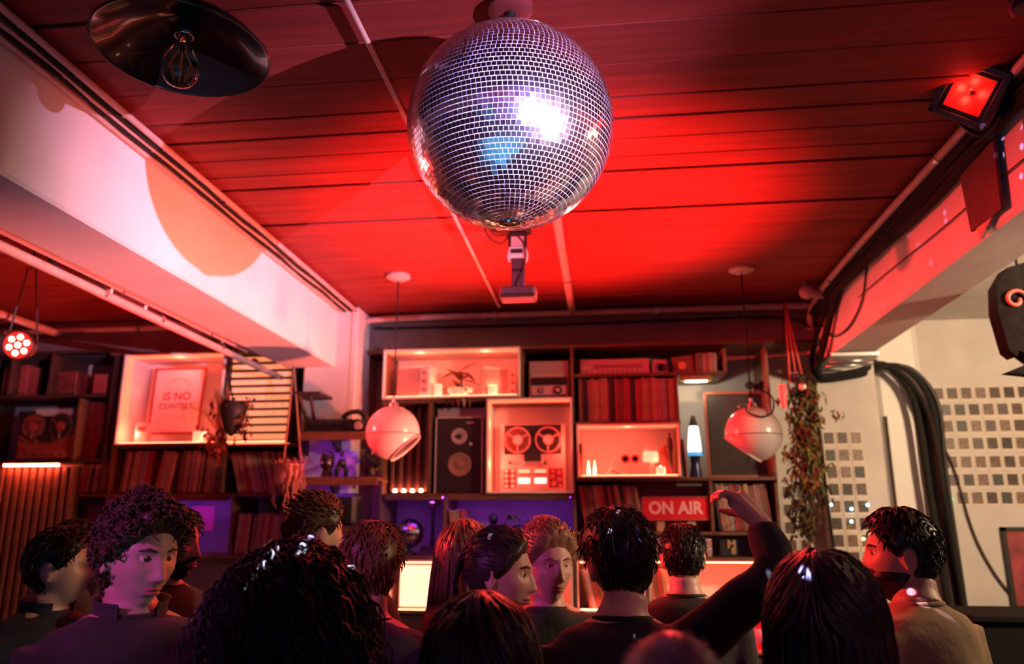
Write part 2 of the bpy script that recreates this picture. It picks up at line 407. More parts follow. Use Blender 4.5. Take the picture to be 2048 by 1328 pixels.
for k in range(4):
    x = 2.33 + k * .040
    pipe('wall_conduit', curve_pts([(1.98 + k * .03, 6.0 - .012 * k, 2.87), (2.16 + k * .035, 5.99 - .01 * k, 2.83), (x - .04, 5.99 - .01 * k, 2.58), (x - .03, 6.0, 2.1), (x - .02, 6.0, 1.3), (x, 6.0, .05)], 5), (.019, .024, .028, .017)[k], ('rubber', 'dark_wood', 'rubber', 'black_metal')[k],
         ('slim dark conduit beside the white column', 'brown conduit in the bundle on the cream wall', 'thickest black conduit in the bundle on the cream wall', 'outermost conduit of the bundle beside the photo wall')[k], 'pipe', n=10)
pipe('pilaster_cable', curve_pts([(1.50, 5.74, 2.75), (1.52, 5.80, 2.45), (1.535, 5.81, 1.9), (1.56, 5.81, 1.2)]), .009, 'rubber', 'thin black cable running down the corner of the photo pilaster', 'cable')
pipe('swag_cable', curve_pts([(1.55, 4.55, 3.2), (1.548, 4.7, 3.02), (1.545, 5.0, 2.93), (1.545, 5.35, 2.96), (1.54, 5.55, 3.1)]), .006, 'rubber', 'thin black cable hanging in a swag on the pink beam face', 'cable')
pipe('swag_cable', curve_pts([(1.55, 2.3, 3.0), (1.548, 2.9, 3.02), (1.548, 3.6, 3.03), (1.548, 4.2, 3.05), (1.548, 4.75, 3.06)]), .003, 'rubber', 'thin dark wire stretched lengthwise along the beam face', 'cable')
pipe('photo_wall_wire', curve_pts([at(1858, 845, 6.33), at(1905, 930, 6.33), at(1945, 1060, 6.33), at(1985, 1140, 6.33), at(2030, 1200, 6.33)]), .008, 'dark_wood', 'brown wire sagging across the wall of instant photos', 'cable', n=8)
pipe('post_strip', [(2.065, 6.04, 2.5), (2.065, 6.04, .1)], .012, 'dark_wood', 'brown strip running down the corner of the white column', 'pipe', n=8)
# mounting plate and bracket under the beam end
t = thing('beam_bracket', 'scuffed steel bracket under the end of the cable beam', 'bracket', (1.70, 5.5, 2.86))
obj('plate', B((-.16, -.10, -.03), (.16, .25, 0), .004), 'steel', t)
obj('rod', MB().tube([(-.15, -.02, -.05), (.16, -.02, -.045)], .008, 8), 'steel', t, smooth=True)
obj('rod', MB().tube([(-.15, .08, -.06), (.16, .08, -.055)], .008, 8), 'steel', t, smooth=True)
# ================================================================== mirror ball
class Kit:
    """a thing whose parts are given in world coordinates"""
    def __init__(s, name, label, cat, base, group=None, rz=0.0):
        s.o = thing(name, label, cat, base, rz, group); s.b = Vector(base)
        s.m = Matrix.Rotation(-rz, 3, 'Z')
    def part(s, name, mb, mat, parent=None, smooth=False, label=None):
        mb.v = [tuple(s.m @ (Vector(p) - s.b)) for p in mb.v]
        o = obj(name, mb, mat, parent or s.o, smooth)
        if label: o['label'] = label
        return o
    def box(s, name, a, b, mat, c2=0.003, parent=None, label=None):
        return s.part(name, MB().span(a, b, c2), mat, parent, label=label)

mb_ = thing('mirror_ball', 'large silver mirror ball hanging from the plank ceiling', 'disco ball', BALL)
core = MB().ball((0, 0, 0), BR - .0012, 128, 96)
obj('core', core, 'ball_core', mb_, smooth=True)
rows = 66; dth = PI / rows
tile_list = []
for i in range(rows):
    v = (i + .5) * dth
    n = max(4, int(round(2 * PI * math.sin(v) * BR / .0140)))
    for k in range(n): tile_list.append((i, v, n, 2 * PI * (k + (i % 3) * .33) / n))
camv = (Vector((0, 0, CZ)) - BALL).normalized()
def tile_dir(v, u): return Vector((math.sin(v) * math.cos(u), math.sin(v) * math.sin(u), math.cos(v)))
order = sorted(range(len(tile_list)), key=lambda q: -tile_dir(tile_list[q][1], tile_list[q][3]).dot(camv))
near = set(order[:300])
def tile_geo(v, n, u, jit):
    d = tile_dir(v, u)
    e = Vector((-math.sin(u), math.cos(u), 0)); s_ = d.cross(e)
    hw = PI * math.sin(v) * BR / n * .86; hh = dth * BR / 2 * .86
    nrm = (d + e * jit[0] + s_ * jit[1]).normalized()
    e2 = (e - nrm * e.dot(nrm)).normalized(); s2 = nrm.cross(e2)
    c = d * (BR - .0004)
    vs = []
    for h in (-.0016, .0004):
        for a, b in ((-1, -1), (1, -1), (1, 1), (-1, 1)):
            vs.append(c + nrm * h + e2 * a * hw + s2 * b * hh)
    return vs, [(0, 1, 2, 3), (4, 5, 6, 7), (0, 1, 5, 4), (1, 2, 6, 5), (2, 3, 7, 6), (3, 0, 4, 7)]
rest = MB(); row_mesh = {}
rj = random.Random(3)
for q, (i, v, n, u) in enumerate(tile_list):
    jit = (rj.gauss(0, .026), rj.gauss(0, .026))
    if q in near:
        key = (i, rj.randrange(3))
        if key not in row_mesh:
            m_ = MB(); m_.add(*tile_geo(v, n, 0.0, jit)); row_mesh[key] = m_.mesh('mirror_tile'); fixn(row_mesh[key])
            row_mesh[key].materials.append(MATS['mirror'])
        o = bpy.data.objects.new('mirror_tile', row_mesh[key]); COL.objects.link(o); o.parent = mb_; o.rotation_euler = (0, 0, u)
    else:
        rest.add(*tile_geo(v, n, u, jit))
o = obj('mirror_tiling', rest, 'mirror', mb_); o['kind'] = 'stuff'
obj('top_cap', MB().lathe([(.05, BR - .010), (.05, BR + .004), (.03, BR + .010), (.012, BR + .012)], n=24), 'chrome', mb_, smooth='auto')
hk = MB()
for a in (0, PI / 2, PI, 3 * PI / 2):
    hk.tube([(.03 * math.cos(a), .03 * math.sin(a), BR + .006), (.008 * math.cos(a), .008 * math.sin(a), BR + .04)], .004, 6)
hk.tube([(0, 0, BR + .035), (0, 0, BR + .075)], .006, 8)
obj('hook', hk, 'chrome', mb_, smooth=True)
obj('bottom_cap', MB().lathe([(.034, -BR - .001), (.03, -BR - .006), (.01, -BR - .010)], n=20), 'chrome', mb_, smooth='auto')
mt = Kit('ball_motor', 'round ceiling motor turning the mirror ball', 'motor', (BALL.x, BALL.y, HC))
mt.part('housing', MB().lathe([(.07, HC), (.07, HC - .028), (.058, HC - .036), (.03, HC - .038)], (BALL.x, BALL.y, 0), 28), M('motor_red', (.16, .03, .035), .5), smooth='auto')
mt.part('shaft', MB().tube([(BALL.x, BALL.y, HC - .036), (BALL.x, BALL.y, HC - .055)], .018, 14), 'black_metal', smooth='auto')
rg = MB()
rg.tube([Vector((BALL.x + .016 * math.cos(a), BALL.y, HC - .030 + .022 * math.sin(a) - .008)) for a in [2 * PI * k / 16 for k in range(17)]], .004, 6)
mt.part('ring', rg, 'chrome', smooth=True)
pipe('ball_wire', curve_pts([at(962, 430, 3.9), at(975, 470, 3.92), at(1000, 487, 3.95), at(1018, 470, 3.98), at(1022, 452, 3.99)]), .005, 'rubber', 'thin dark wire drooping between ceiling clips behind the mirror ball', 'cable', n=6)

# fixture on the ceiling behind the ball
Y4 = 4.0
k = Kit('hanging_fixture', 'dark ceiling fixture with pale taped collar and flat foot bar behind the mirror ball', 'light fixture', tuple(atZ(1040, 462, HC)))
def fx4(x0, y0, x1, y1, d0=-.03, d1=.03, Y=Y4):
    a = at(x0, y0, Y); b = at(x1, y1, Y)
    return (a.x, Y + d0, b.z), (b.x, Y + d1, a.z)
a, b = fx4(1022, 440, 1062, 466); k.box('mount_plate', (a[0], a[1], a[2]), (b[0], b[1], HC), 'black_metal')
a, b = fx4(1017, 466, 1054, 500, -.035, .035); k.box('housing', a, b, 'black', .012)
a, b = fx4(1023, 478, 1049, 497, -.042, -.03); k.box('pale_panel', a, b, M('tape', (.62, .42, .40), .6), .004)
a, b = fx4(1018, 497, 1053, 519, -.04, .04); k.box('collar', a, b, 'white_paint', .008)
a, b = fx4(1023, 503, 1047, 511, -.044, -.036); k.box('collar_slot', a, b, 'black', .002)
for x in (1019, 1052):
    k.part('collar_clip', MB().tube(curve_pts([at(x, 500, Y4 - .03), at(x + (-3 if x < 1030 else 3), 512, Y4 - .03), at(x, 524, Y4 - .03)], 4), .006, 6), 'white_paint', smooth=True)
a, b = fx4(1024, 519, 1050, 578, -.03, .03); k.box('post', a, b, M('dusky', (.10, .04, .06), .5), .006)
a, b = fx4(1024, 541, 1050, 545, -.033, .033); k.box('post_band', a, b, 'black', .002)
a, b = fx4(1000, 576, 1073, 601, -.05, .05); k.box('foot_bar', a, b, M('dusky'), .016)
a, b = fx4(1002, 592, 1071, 600, -.054, .054); k.box('foot_edge', a, b, 'black', .004)
k.part('cord', MB().tube(curve_pts([at(1034, 470, Y4 - .045), at(1049, 490, Y4 - .05), at(1049, 530, Y4 - .05), at(1035, 560, Y4 - .04), at(1030, 580, Y4 - .04)], 5), .004, 6), 'rubber', smooth=True)

# ================================================================== dome pendant
dc = Vector((-1.205, 1.905, 3.075)); dr = .246
k = Kit('dome_pendant', 'black enamel dome pendant lamp with a bare filament bulb, unlit', 'lamp', (dc.x, dc.y, HC))
prof = [(dr, 0), (dr + .004, .004), (dr * .86, .045), (dr * .62, .085), (dr * .34, .115), (.055, .130), (.045, .150), (.03, .155)]
inn = [(.02, .148), (.04, .122), (dr * .33, .106), (dr * .60, .077), (dr * .83, .039), (dr - .006, .003)]
k.part('shade', MB().lathe(prof + inn, dc, 64, close=True), M('enamel', (.012, .012, .012), .22, coat=.4), smooth=True)
k.part('rim', MB().tube([dc + Vector((dr * math.cos(a), dr * math.sin(a), .001)) for a in [2 * PI * q / 64 for q in range(65)]], .004, 6, caps=False), 'enamel', smooth=True)
k.part('socket', MB().lathe([(.022, .155), (.024, .06), (.020, .052)], dc, 20), 'black', smooth='auto')
k.part('collar_ring', MB().tube([dc + Vector((.026 * math.cos(a), .026 * math.sin(a), .050)) for a in [2 * PI * q / 24 for q in range(25)]], .0025, 6, caps=False), 'chrome', smooth=True)
bz = -.045
bulb = k.part('bulb', MB().lathe([(.015, .055), (.017, .04), (.024, .018), (.040, -.012), (.050, -.04), (.0525, -.062), (.048, -.086), (.035, -.103), (.015, -.112), (.002, -.1135)], dc + Vector((0, 0, 0)), 32), 'smoked_glass', smooth=True)
k.part('filament_stem', MB().tube([dc + Vector((0, 0, .05)), dc + Vector((0, 0, -.02))], [.007, .004], 8), 'glass', bulb, smooth=True)
fm = M('filament', (.5, .2, .08), .4, emit=(1, .25, .05), es=.04)
for q in range(6):
    a = q * PI / 3
    k.part('filament', MB().tube([dc + Vector((.006 * math.cos(a), .006 * math.sin(a), -.015)), dc + Vector((.022 * math.cos(a), .022 * math.sin(a), -.05)), dc + Vector((.012 * math.cos(a), .012 * math.sin(a), -.082))], .0014, 5), fm, bulb)
k.part('cord', MB().tube([dc + Vector((0, 0, .15)), (dc.x, dc.y, HC)], .005, 8), 'rubber', smooth=True)
k.part('canopy', MB().lathe([(.05, HC), (.05, HC - .018), (.02, HC - .03)], (dc.x, dc.y, 0), 24), 'black', smooth='auto')

# ================================================================== globe pendants
M('opal', (.60, .52, .53), .22, spec=.6)
M('opal_dark', (.16, .10, .10), .5)
def globe(c, face, ang, label, loops):
    k = Kit('globe_pendant', label, 'lamp', (c.x, c.y, HC), 'globe pendants in front of the shelves')
    R = .166
    q = Vector((0, 0, -1)).rotation_difference(Vector(face).normalized()).to_matrix()
    N = 22
    prof = [(R * math.sin(PI * i / N * (1 - ang / 180) + 1e-3), R * math.cos(PI * i / N * (1 - ang / 180))) for i in range(N + 1)]
    e = prof[-1]
    prof += [(e[0] + .008, e[1] - .002), (e[0] + .004, e[1] - .006)]
    inn = [(p[0] * .965, p[1] * .965) for p in prof[N:0:-1]]
    sh = k.part('shade', MB().lathe(prof + inn, c, 40, m=q, close=True), 'opal', smooth=True)
    k.part('seam', MB().tube([c + Vector((R * 1.001 * math.cos(a), R * 1.001 * math.sin(a), -.012)) for a in [2 * PI * j / 40 for j in range(41)]][(0 if face[0] < 0 else 0):], .0028, 5, caps=False), 'opal_dark', sh, smooth=True)
    k.part('cap', MB().lathe([(.034, R - .006), (.030, R + .018), (.012, R + .026), (.010, R + .05)], c, 20), 'steel', smooth='auto')
    k.part('cord', MB().tube([c + Vector((0, 0, R + .05)), (c.x, c.y, HC - .02)], .0045, 8), 'rubber', smooth=True)
    k.part('canopy', MB().lathe([(.075, HC), (.078, HC - .02), (.05, HC - .034), (.012, HC - .04)], (c.x, c.y, 0), 28), M('canopy_pink', (.55, .36, .34), .5), smooth='auto')
    if loops:
        k.part('slack_cord', MB().tube(curve_pts([c + Vector((-.02, -.03, R + .03)), c + Vector((-.05, -.12, R * .72)), c + Vector((.03, -.155, R * .50)), c + Vector((.10, -.11, R * .72)), c + Vector((.11, -.06, R + .05)), c + Vector((.02, 0, R + .12))], 6), .005, 6), 'rubber', smooth=True)
globe(Vector((-1.305, 4.72, 2.273)), (.66, .05, -.75), 42, 'white globe pendant with an angled opening hanging beside the black framed loudspeaker', False)
globe(Vector((0.885, 4.83, 2.25)), (-.58, .22, -.80), 48, 'white globe pendant with a slack cord loop hanging in front of the blackboard', True)

# ================================================================== stage lamps
def aim_m(d):
    return Vector((0, 0, -1)).rotation_difference(Vector(d).normalized()).to_matrix()
def par(label, c, d, lit, yoke_to, size=.085):
    k = Kit('stage_lamp', label, 'stage lamp', tuple(c))
    m = aim_m(d); s = size
    bd = k.part('body', MB().lathe([(.3 * s, 1.3 * s), (.8 * s, 1.25 * s), (.98 * s, .6 * s), (1.0 * s, 0), (.93 * s, -.05 * s), (.90 * s, .10 * s), (.05 * s, .12 * s)], c, 32, m=m), 'black_metal', smooth='auto')
    k.part('face_plate', MB().lathe([(.90 * s, .09 * s), (.90 * s, .05 * s), (.02 * s, .05 * s)], c, 32, m=m), M('lens_red', (.5, .03, .03), .4, emit=(1, .02, .01), es=.9) if lit else 'black', bd)
    for q in range(7):
        a = q * PI / 3; rr = 0 if q == 6 else .56 * s
        p = Vector(c) + m @ Vector((rr * math.cos(a), rr * math.sin(a), .03 * s))
        k.part('lens', MB().lathe([(.19 * s, .03 * s), (.19 * s, -.01 * s), (.12 * s, -.04 * s), (.02 * s, -.05 * s)], p, 16, m=m), M('lens_lit', (1, .8, .7), .3, emit=(1, .42, .28), es=14) if lit else 'chrome', bd, smooth=True)
    if yoke_to is not None:
        for sg in (-1, 1):
            k.part('yoke_arm', MB().tube([Vector(c) + m @ Vector((sg * 1.05 * s, 0, .5 * s)), Vector(yoke_to) + Vector((sg * .3 * s, 0, -1.2 * s))], .006, 6), 'black_metal')
        k.part('hanger', MB().tube([Vector(yoke_to) + Vector((0, 0, -1.25 * s)), yoke_to], .008, 8), 'black_metal')
    return k
par('round stage lamp with seven lit red lenses hung over the tape recorder shelf', PARC, (0.30, -1, -.18), True, (PARC.x, PARC.y + .02, HC))
par('round stage lamp standing on the bar and pointing at the ceiling', Vector((-.20, 3.80, .975)), (.10, -.16, 1), True, None, .09)
k = Kit('spot_tripod', 'slim black pin spot on a stand aimed at the mirror ball', 'stage lamp', (KEY.x, KEY.y - .1, 0))
d = (BALL - KEY).normalized(); m = aim_m(d)
c = KEY - d * .03
k.part('head', MB().lathe([(.05, .22), (.06, .2), (.062, .02), (.066, 0), (.055, 0), (.05, .05)], c, 24, m=m), 'black_metal', smooth='auto')
dh = Vector((d.x, d.y, 0)).normalized(); sdw = Vector((-dh.y, dh.x, 0)); pc = KEY + dh * .17
k.part('added_light_flap', MB().add([pc + sdw * a_ + Vector((0, 0, b_)) + dh * c_ for c_ in (0, .003) for a_, b_ in ((-.16, -.13), (.16, -.13), (.16, .0185), (-.16, .0185))], [(0, 1, 2, 3), (4, 5, 6, 7), (0, 1, 5, 4), (1, 2, 6, 5), (2, 3, 7, 6), (3, 0, 4, 7)]), 'black')  # unseen flap added to keep the spot off the poster box
for q in (-.05, .05): k.part('flap_arm', MB().tube([c + sdw * q + Vector((0, 0, -.05)), pc + sdw * q + Vector((0, 0, -.06))], .005, 6), 'black_metal')
k.part('pole', MB().tube([(KEY.x, KEY.y - .1, .02), (KEY.x, KEY.y - .1, KEY.z - .09)], .014, 10), 'black_metal', smooth='auto')
for q in range(3):
    a = q * 2 * PI / 3
    k.part('leg', MB().tube([(KEY.x, KEY.y - .1, .55), (KEY.x + .4 * math.cos(a), KEY.y - .1 + .4 * math.sin(a), .012)], .010, 8), 'black_metal', smooth='auto')

# flood lamp on the cable beam
fc = FLOOD.copy()
k = Kit('flood_lamp', 'square black flood lamp with a pyramid reflector glowing red clamped above the cable beam', 'lamp', tuple(fc))
view = (Vector((0, 0, CZ)) - fc).normalized(); view = (view + Vector((-.25, .1, 0))).normalized()
zr = view; xr = zr.orthogonal()
xr = Vector((0, 0, 1)).cross(zr).normalized(); yr = zr.cross(xr)
a45 = math.radians(47)
ex = xr * math.cos(a45) + yr * math.sin(a45); ey = -xr * math.sin(a45) + yr * math.cos(a45)
fm_ = Matrix((ex, ey, zr)).transposed()
def loc(p): return fc + fm_ @ Vector(p)
h = .105
fr = MB()
for sx, sy, wx, wy in ((0, 1, h, .012), (0, -1, h, .012), (1, 0, .012, h), (-1, 0, .012, h)):
    fr.box(loc((sx * (h - .012), sy * (h - .012), 0)), (2 * wx, 2 * wy, .03), .003, m=fm_)
k.part('bezel', fr, 'black')
k.part('back_shell', MB().box(loc((0, 0, -.060)), (2 * h, 2 * h, .06), .01, m=fm_), 'black')
pr = MB(); q_ = .066
pr.add([loc((sx * q_, sy * q_, .006)) for sx, sy in ((-1, -1), (1, -1), (1, 1), (-1, 1))] + [loc((sx * .012, sy * .012, -.022)) for sx, sy in ((-1, -1), (1, -1), (1, 1), (-1, 1))],
       [(0, 1, 5, 4), (1, 2, 6, 5), (2, 3, 7, 6), (3, 0, 4, 7), (4, 5, 6, 7)])
k.part('reflector', pr, M('reflector_lit_red', (.85, .08, .06), .35, metal=.3, emit=(1, .02, .015), es=.12))  # red light on the reflector is put into its colour and emission
fr2 = MB()
for sx, sy, wx, wy in ((0, 1, h - .022, .008), (0, -1, h - .022, .008), (1, 0, .008, h - .022), (-1, 0, .008, h - .022)):
    fr2.box(loc((sx * (h - .032), sy * (h - .032), 0)), (2 * wx, 2 * wy, .012), .002, m=fm_)
k.part('inner_frame', fr2, 'black_metal')
k.part('lamp_bulb', MB().ball(loc((0, 0, -.012)), .009, 10, 6), 'black', smooth=True)
point('flood_glow', loc((0, .015, .016)), .5, (1.0, .05, .03), .012)  # added point lamp reddening the reflector facets
k.part('yoke', MB().tube(curve_pts([loc((-h - .01, 0, -.04)), loc((-h - .02, -.1, -.05)), (1.50, fc.y + .02, 3.22)], 5), .008, 6), 'black_metal', smooth=True)
o = tag(obj('cloth_banner', MB().prism([(0, 0), (.31, -.02), (.285, -.33), (.03, -.325)], -.006, .006, m=Matrix.Rotation(-PI / 2, 3, 'Z'), c=(1.53, 3.26, 3.22)), M('banner', (.10, .035, .035), .8, vary=.25, scale=9)), 'dark red cloth panel hanging down the face of the cable beam', 'banner')
o = tag(obj('tape_flap', MB().prism([(0, 0), (.16, .06), (.22, .02), (.03, -.07)], -.006, .006, m=Matrix.Rotation(-PI / 2, 3, 'Z'), c=(1.535, 3.20, 2.91)), 'pipe_paint'), 'pale peeling flap at the foot of the dark red cloth panel', 'tape')
# small round bell near the pilaster
c = at(1614, 584, 5.2)
k = Kit('ceiling_bell', 'small round ceiling bell at the corner above the blackboard', 'bell', (c.x, c.y, HC))
k.part('dome', MB().ball(c, .05, 20, 12), 'pipe_paint', smooth=True)
k.part('body', MB().tube([c + Vector((.03, .02, 0)), c + Vector((.15, .04, -.015))], .032, 14), 'pipe_paint', smooth='auto')
k.part('stem', MB().tube([c, (c.x, c.y, HC)], .014, 10), 'pipe_paint', smooth='auto')
# carved ornament hanging in the recess
oc = at(2040, 625, 4.0)
k = Kit('hanging_ornament', 'dark carved ornament with red scroll hanging in front of the cream wall', 'ornament', (oc.x + .02, oc.y, HC))
sh = [(-.125, .0), (-.11, .13), (-.05, .22), (.06, .25), (.16, .2), (.18, 0), (.16, -.22), (.1, -.30), (0, -.25), (-.055, -.2), (-.07, -.23), (-.10, -.20)]
k.part('shell', MB().prism(sh, -.05, .05, c=oc), M('carved', (.014, .010, .011), .95, vary=.4, scale=20, bump=.5, spec=.1), smooth='auto')
sc = [oc + Vector((-.04 + .055 * math.cos(a) * (1 - a / 9), -.06, .05 + .055 * math.sin(a) * (1 - a / 9))) for a in [i * .35 for i in range(20)]]
k.part('scroll', MB().tube(sc, .010, 8), M('scroll_red', (.55, .10, .09), .5), smooth=True)
k.part('scroll', MB().tube(curve_pts([oc + Vector((.0, -.06, .07)), oc + Vector((.06, -.06, .10)), oc + Vector((.12, -.06, .08))], 5), .012, 8), 'scroll_red', smooth=True)
k.part('spike', MB().prism([(-.12, -.305), (.02, -.25), (.10, -.29), (.02, -.325)], -.03, .03, c=oc), 'carved')
k.part('stem', MB().tube([oc + Vector((.06, 0, -.2)), oc + Vector((.05, 0, -.42))], .03, 10), 'carved', smooth='auto')
k.part('hanger', MB().tube([oc + Vector((.02, 0, .24)), (oc.x + .02, oc.y, HC)], .006, 6), 'rubber')
# object hanging at the upper corner of the cable bay
hc = Vector((1.40, 2.42, 3.22)); hc = atZ(2046, 30, 3.20)
k = Kit('clamp_hook', 'dark lamp clamp with a red curved hook on the ceiling by the cable beam', 'clamp', (hc.x, hc.y, HC))
k.part('block', MB().span(hc + Vector((-.02, -.03, .02)), hc + Vector((.06, .03, .10)), .006), 'black')
k.part('hook', MB().tube([hc + Vector((.03 * math.cos(a), 0, .02 + .035 * math.sin(a))) for a in [PI * .1 + i * PI * 1.1 / 10 for i in range(11)]], .007, 8), M('hook_red', (.5, .08, .1), .4), smooth=True)
# ================================================================== shelving
FY = 5.5
def rect(x0, y0, x1, y1, Y=FY):
    xm, ym = (x0 + x1) / 2, (y0 + y1) / 2
    return at(x0, ym, Y).x, at(x1, ym, Y).x, at(xm, y1, Y).z, at(xm, y0, Y).z
T = .011
def hboard(k, x0, x1, y, name='shelf_board', mat='shelf_wood', Y=FY, y1=5.93, ext=0.0):
    X0, X1 = at(x0, y, Y).x, at(x1, y, Y).x; z = at((x0 + x1) / 2, y, Y).z
    k.box(name, (X0, Y - ext, z - T), (X1, y1, z + T), mat, .002); return z
def upright(k, x, y0, y1, name='upright', mat='shelf_wood', Y=FY, yb=5.93, z0=None, z1=None):
    X = at(x, (y0 + y1) / 2, Y).x
    za = at(x, y1, Y).z if z0 is None else z0; zb = at(x, y0, Y).z if z1 is None else z1
    k.box(name, (X - T, Y + .002, za), (X + T, yb, zb), mat, .002); return X

k = Kit('record_shelving', 'tall dark wooden shelving wall full of records and old audio gear', 'shelving', (-.2, 5.7, 0))
zt = at(1150, 690, FY).z; zlow = at(1150, 1226, FY).z
for a in ((762, 1552, 692), (765, 1146, 800), (765, 1146, 990), (765, 1552, 1117), (1150, 1448, 748), (1150, 1362, 845), (1150, 1552, 958), (1150, 1552, 1067), (765, 1552, 1228)):
    hboard(k, *a)
for (xa, xb, y) in ((770, 884, 990), (895, 1140, 990)):
    z = at((xa + xb) / 2, y, FY).z; k.box('front_lip', (at(xa, y, FY).x, FY - .004, z - .035), (at(xb, y, FY).x, FY + .01, z + T), 'shelf_wood', .002)
for a in ((762, 692, 1228), (1148, 692, 1228), (1552, 692, 1228)):
    upright(k, *a, z0=0.0)
for a in ((1043, 696, 796), (858, 804, 986), (972, 804, 986), (888, 994, 1113), (1357, 752, 954), (1450, 696, 744), (1424, 962, 1063), (927, 1121, 1224), (1294, 1121, 1224)):
    upright(k, *a)
x0, x1, z0, z1 = rect(762, 692, 1552, 1228)
k.box('base_panel', (x0, 5.53, 0), (x1, 5.55, zlow - .02), 'dark_wood', .002)
for (a0, b0, a1, b1) in ((765, 802, 860, 988), (1045, 694, 1146, 798)):
    X0, X1, Z0, Z1 = rect(a0, b0, a1, b1); k.box('back_panel', (X0 + .012, 5.905, Z0), (X1 - .012, 5.925, Z1), 'dark_wood', .001)

k = Kit('poster_shelving', 'dark wooden shelving under the pale beam with leaning records', 'shelving', (-3.0, 5.7, 0))
for a in ((222, 600, 892), (135, 600, 990), (222, 600, 1112), (222, 600, 703)): hboard(k, *a)
z = at(350, 990, FY).z; k.box('front_lip', (at(226, 990, FY).x, FY - .004, z - .04), (at(460, 990, FY).x, FY + .01, z + T), 'shelf_wood', .002)
upright(k, 224, 703, 1112, z0=0); upright(k, 598, 892, 1112, z0=0); upright(k, 462, 994, 1108); upright(k, 449, 706, 888)
k = Kit('tape_shelving', 'dark shelving tower holding the unlit tape recorder', 'shelving', (-4.3, 5.7, 0))
for a in ((-60, 216, 705), (-60, 206, 793), (-60, 216, 923)): hboard(k, *a, mat='dark_wood')
upright(k, 214, 705, 990, z0=at(367, 990, FY).z + T + .001, mat='dark_wood'); upright(k, -60, 705, 990, z0=0, mat='dark_wood'); upright(k, 100, 708, 790, mat='dark_wood'); upright(k, 152, 797, 920); upright(k, 20, 708, 790, mat='dark_wood')

# lit boxes
def lit_box(label, px, strips, d0=-.035, mat='box_white', wall=.014, ledmat='led_mid', depth=.36):
    X0, X1, Z0, Z1 = rect(*px); ya = FY + d0; yb = ya + depth
    k = Kit('light_box', label, 'display box', ((X0 + X1) / 2, ya, Z0))
    k.box('floor_panel', (X0, ya, Z0), (X1, yb, Z0 + wall), mat, .002)
    k.box('top_panel', (X0, ya, Z1 - wall), (X1, yb, Z1), mat, .002)
    k.box('side_panel', (X0, ya, Z0 + wall), (X0 + wall, yb, Z1 - wall), mat, .002)
    k.box('side_panel', (X1 - wall, ya, Z0 + wall), (X1, yb, Z1 - wall), mat, .002)
    k.box('back_panel', (X0 + wall, yb - .012, Z0 + wall), (X1 - wall, yb, Z1 - wall), mat, .002)
    for s in strips:
        w = .012
        if s == 'bottom': a, b = (X0 + .03, ya + .012, Z0 + wall), (X1 - .03, ya + .03, Z0 + wall + .006)
        if s == 'top': a, b = (X0 + .03, ya + .03, Z1 - wall - .006), (X1 - .03, ya + .045, Z1 - wall)
        if s == 'backbottom': a, b = (X0 + .03, yb - .05, Z0 + wall), (X1 - .03, yb - .03, Z0 + wall + .008)
        if s == 'left': a, b = (X0 + wall, ya + .03, Z0 + .03), (X0 + wall + .006, ya + .045, Z1 - .03)
        if s == 'right': a, b = (X1 - wall - .006, ya + .03, Z0 + .03), (X1 - wall, ya + .045, Z1 - .03)
        if s == 'widetop': a, b = (X0 + .02, ya + .012, Z1 - wall - .004), (X1 - .02, ya + .11, Z1 - wall)  # wide sheet glows in place of light on the panel
        if s == 'wideleft': a, b = (X0 + wall, ya + .012, Z0 + .02), (X0 + wall + .004, ya + .11, Z1 - .02)
        k.box('led_strip', a, b, 'panel_glow_sheet' if s.startswith('wide') else ledmat, 0)
    return X0 + wall, X1 - wall, Z0 + wall, Z1 - wall, ya, yb
BA = lit_box('red-lit display box with the framed poster', (244, 708, 447, 890), ('bottom', 'wideleft', 'widetop'))
BB = lit_box('wide red-lit display box with radios, candles and a plant', (768, 698, 1041, 797), ('widetop', 'bottom'))
BC = lit_box('upright red-lit box around the big reel tape deck', (974, 797, 1146, 987), ('wideleft', 'widetop'))
BD = lit_box('low red-lit display box of small keepsakes above the ON AIR sign', (1154, 848, 1361, 956), ('bottom', 'widetop'))
for px, lab in (((770, 1120, 925, 1226), 'glowing display box at bar height around the bright cream panel'), ((930, 1120, 1146, 1226), 'glowing empty display box at bar height under the violet cell'), ((1152, 1120, 1292, 1226), 'glowing bar-height box with leaning records'), ((1298, 1120, 1550, 1226), 'long glowing bar-height box below the paper stacks')):
    L = lit_box(lab, px, ('top', 'bottom'), d0=.004, ledmat='led_hot')
    if px[0] == 770:
        kk = Kit('backlit_panel', 'bright cream backlit panel standing in the bar-height box', 'light panel', ((L[0] + L[1]) / 2, 5.6, L[2]))
        kk.box('diffuser', (L[0] + .07, 5.585, L[2] + .02), (L[1] - .02, 5.60, L[3] - .03), M('diffuser', (.9, .7, .6), .6, emit=(1.0, .50, .27), es=1.9), .003)
        kk.box('panel_frame', (L[0] + .06, 5.60, L[2]), (L[1] - .01, 5.615, L[3] - .02), 'box_white', .002)

# added point lamps standing in for the strips' light inside the boxes
GLOW = (1.0, .085, .045)
def box_glow(bx, spots_):
    for u, v, w, e in spots_:
        point('box_fill_light', (bx[0] + u * (bx[1] - bx[0]), bx[4] + w * (bx[5] - bx[4]), bx[2] + v * (bx[3] - bx[2])), e, GLOW, .03)
box_glow(BA, ((.12, .12, .15, 5.0), (.85, .10, .15, 4.0), (.5, .93, .2, 3.0)))
box_glow(BB, ((.25, .92, .15, 3.0), (.75, .92, .15, 3.0), (.5, .10, .12, 2.5)))
box_glow(BC, ((.05, .30, .12, 4.0), (.05, .75, .12, 2.0), (.93, .5, .1, 3.0)))
box_glow(BD, ((.10, .08, .2, 3.5), (.92, .08, .15, 3.0), (.5, .92, .15, 2.5)))

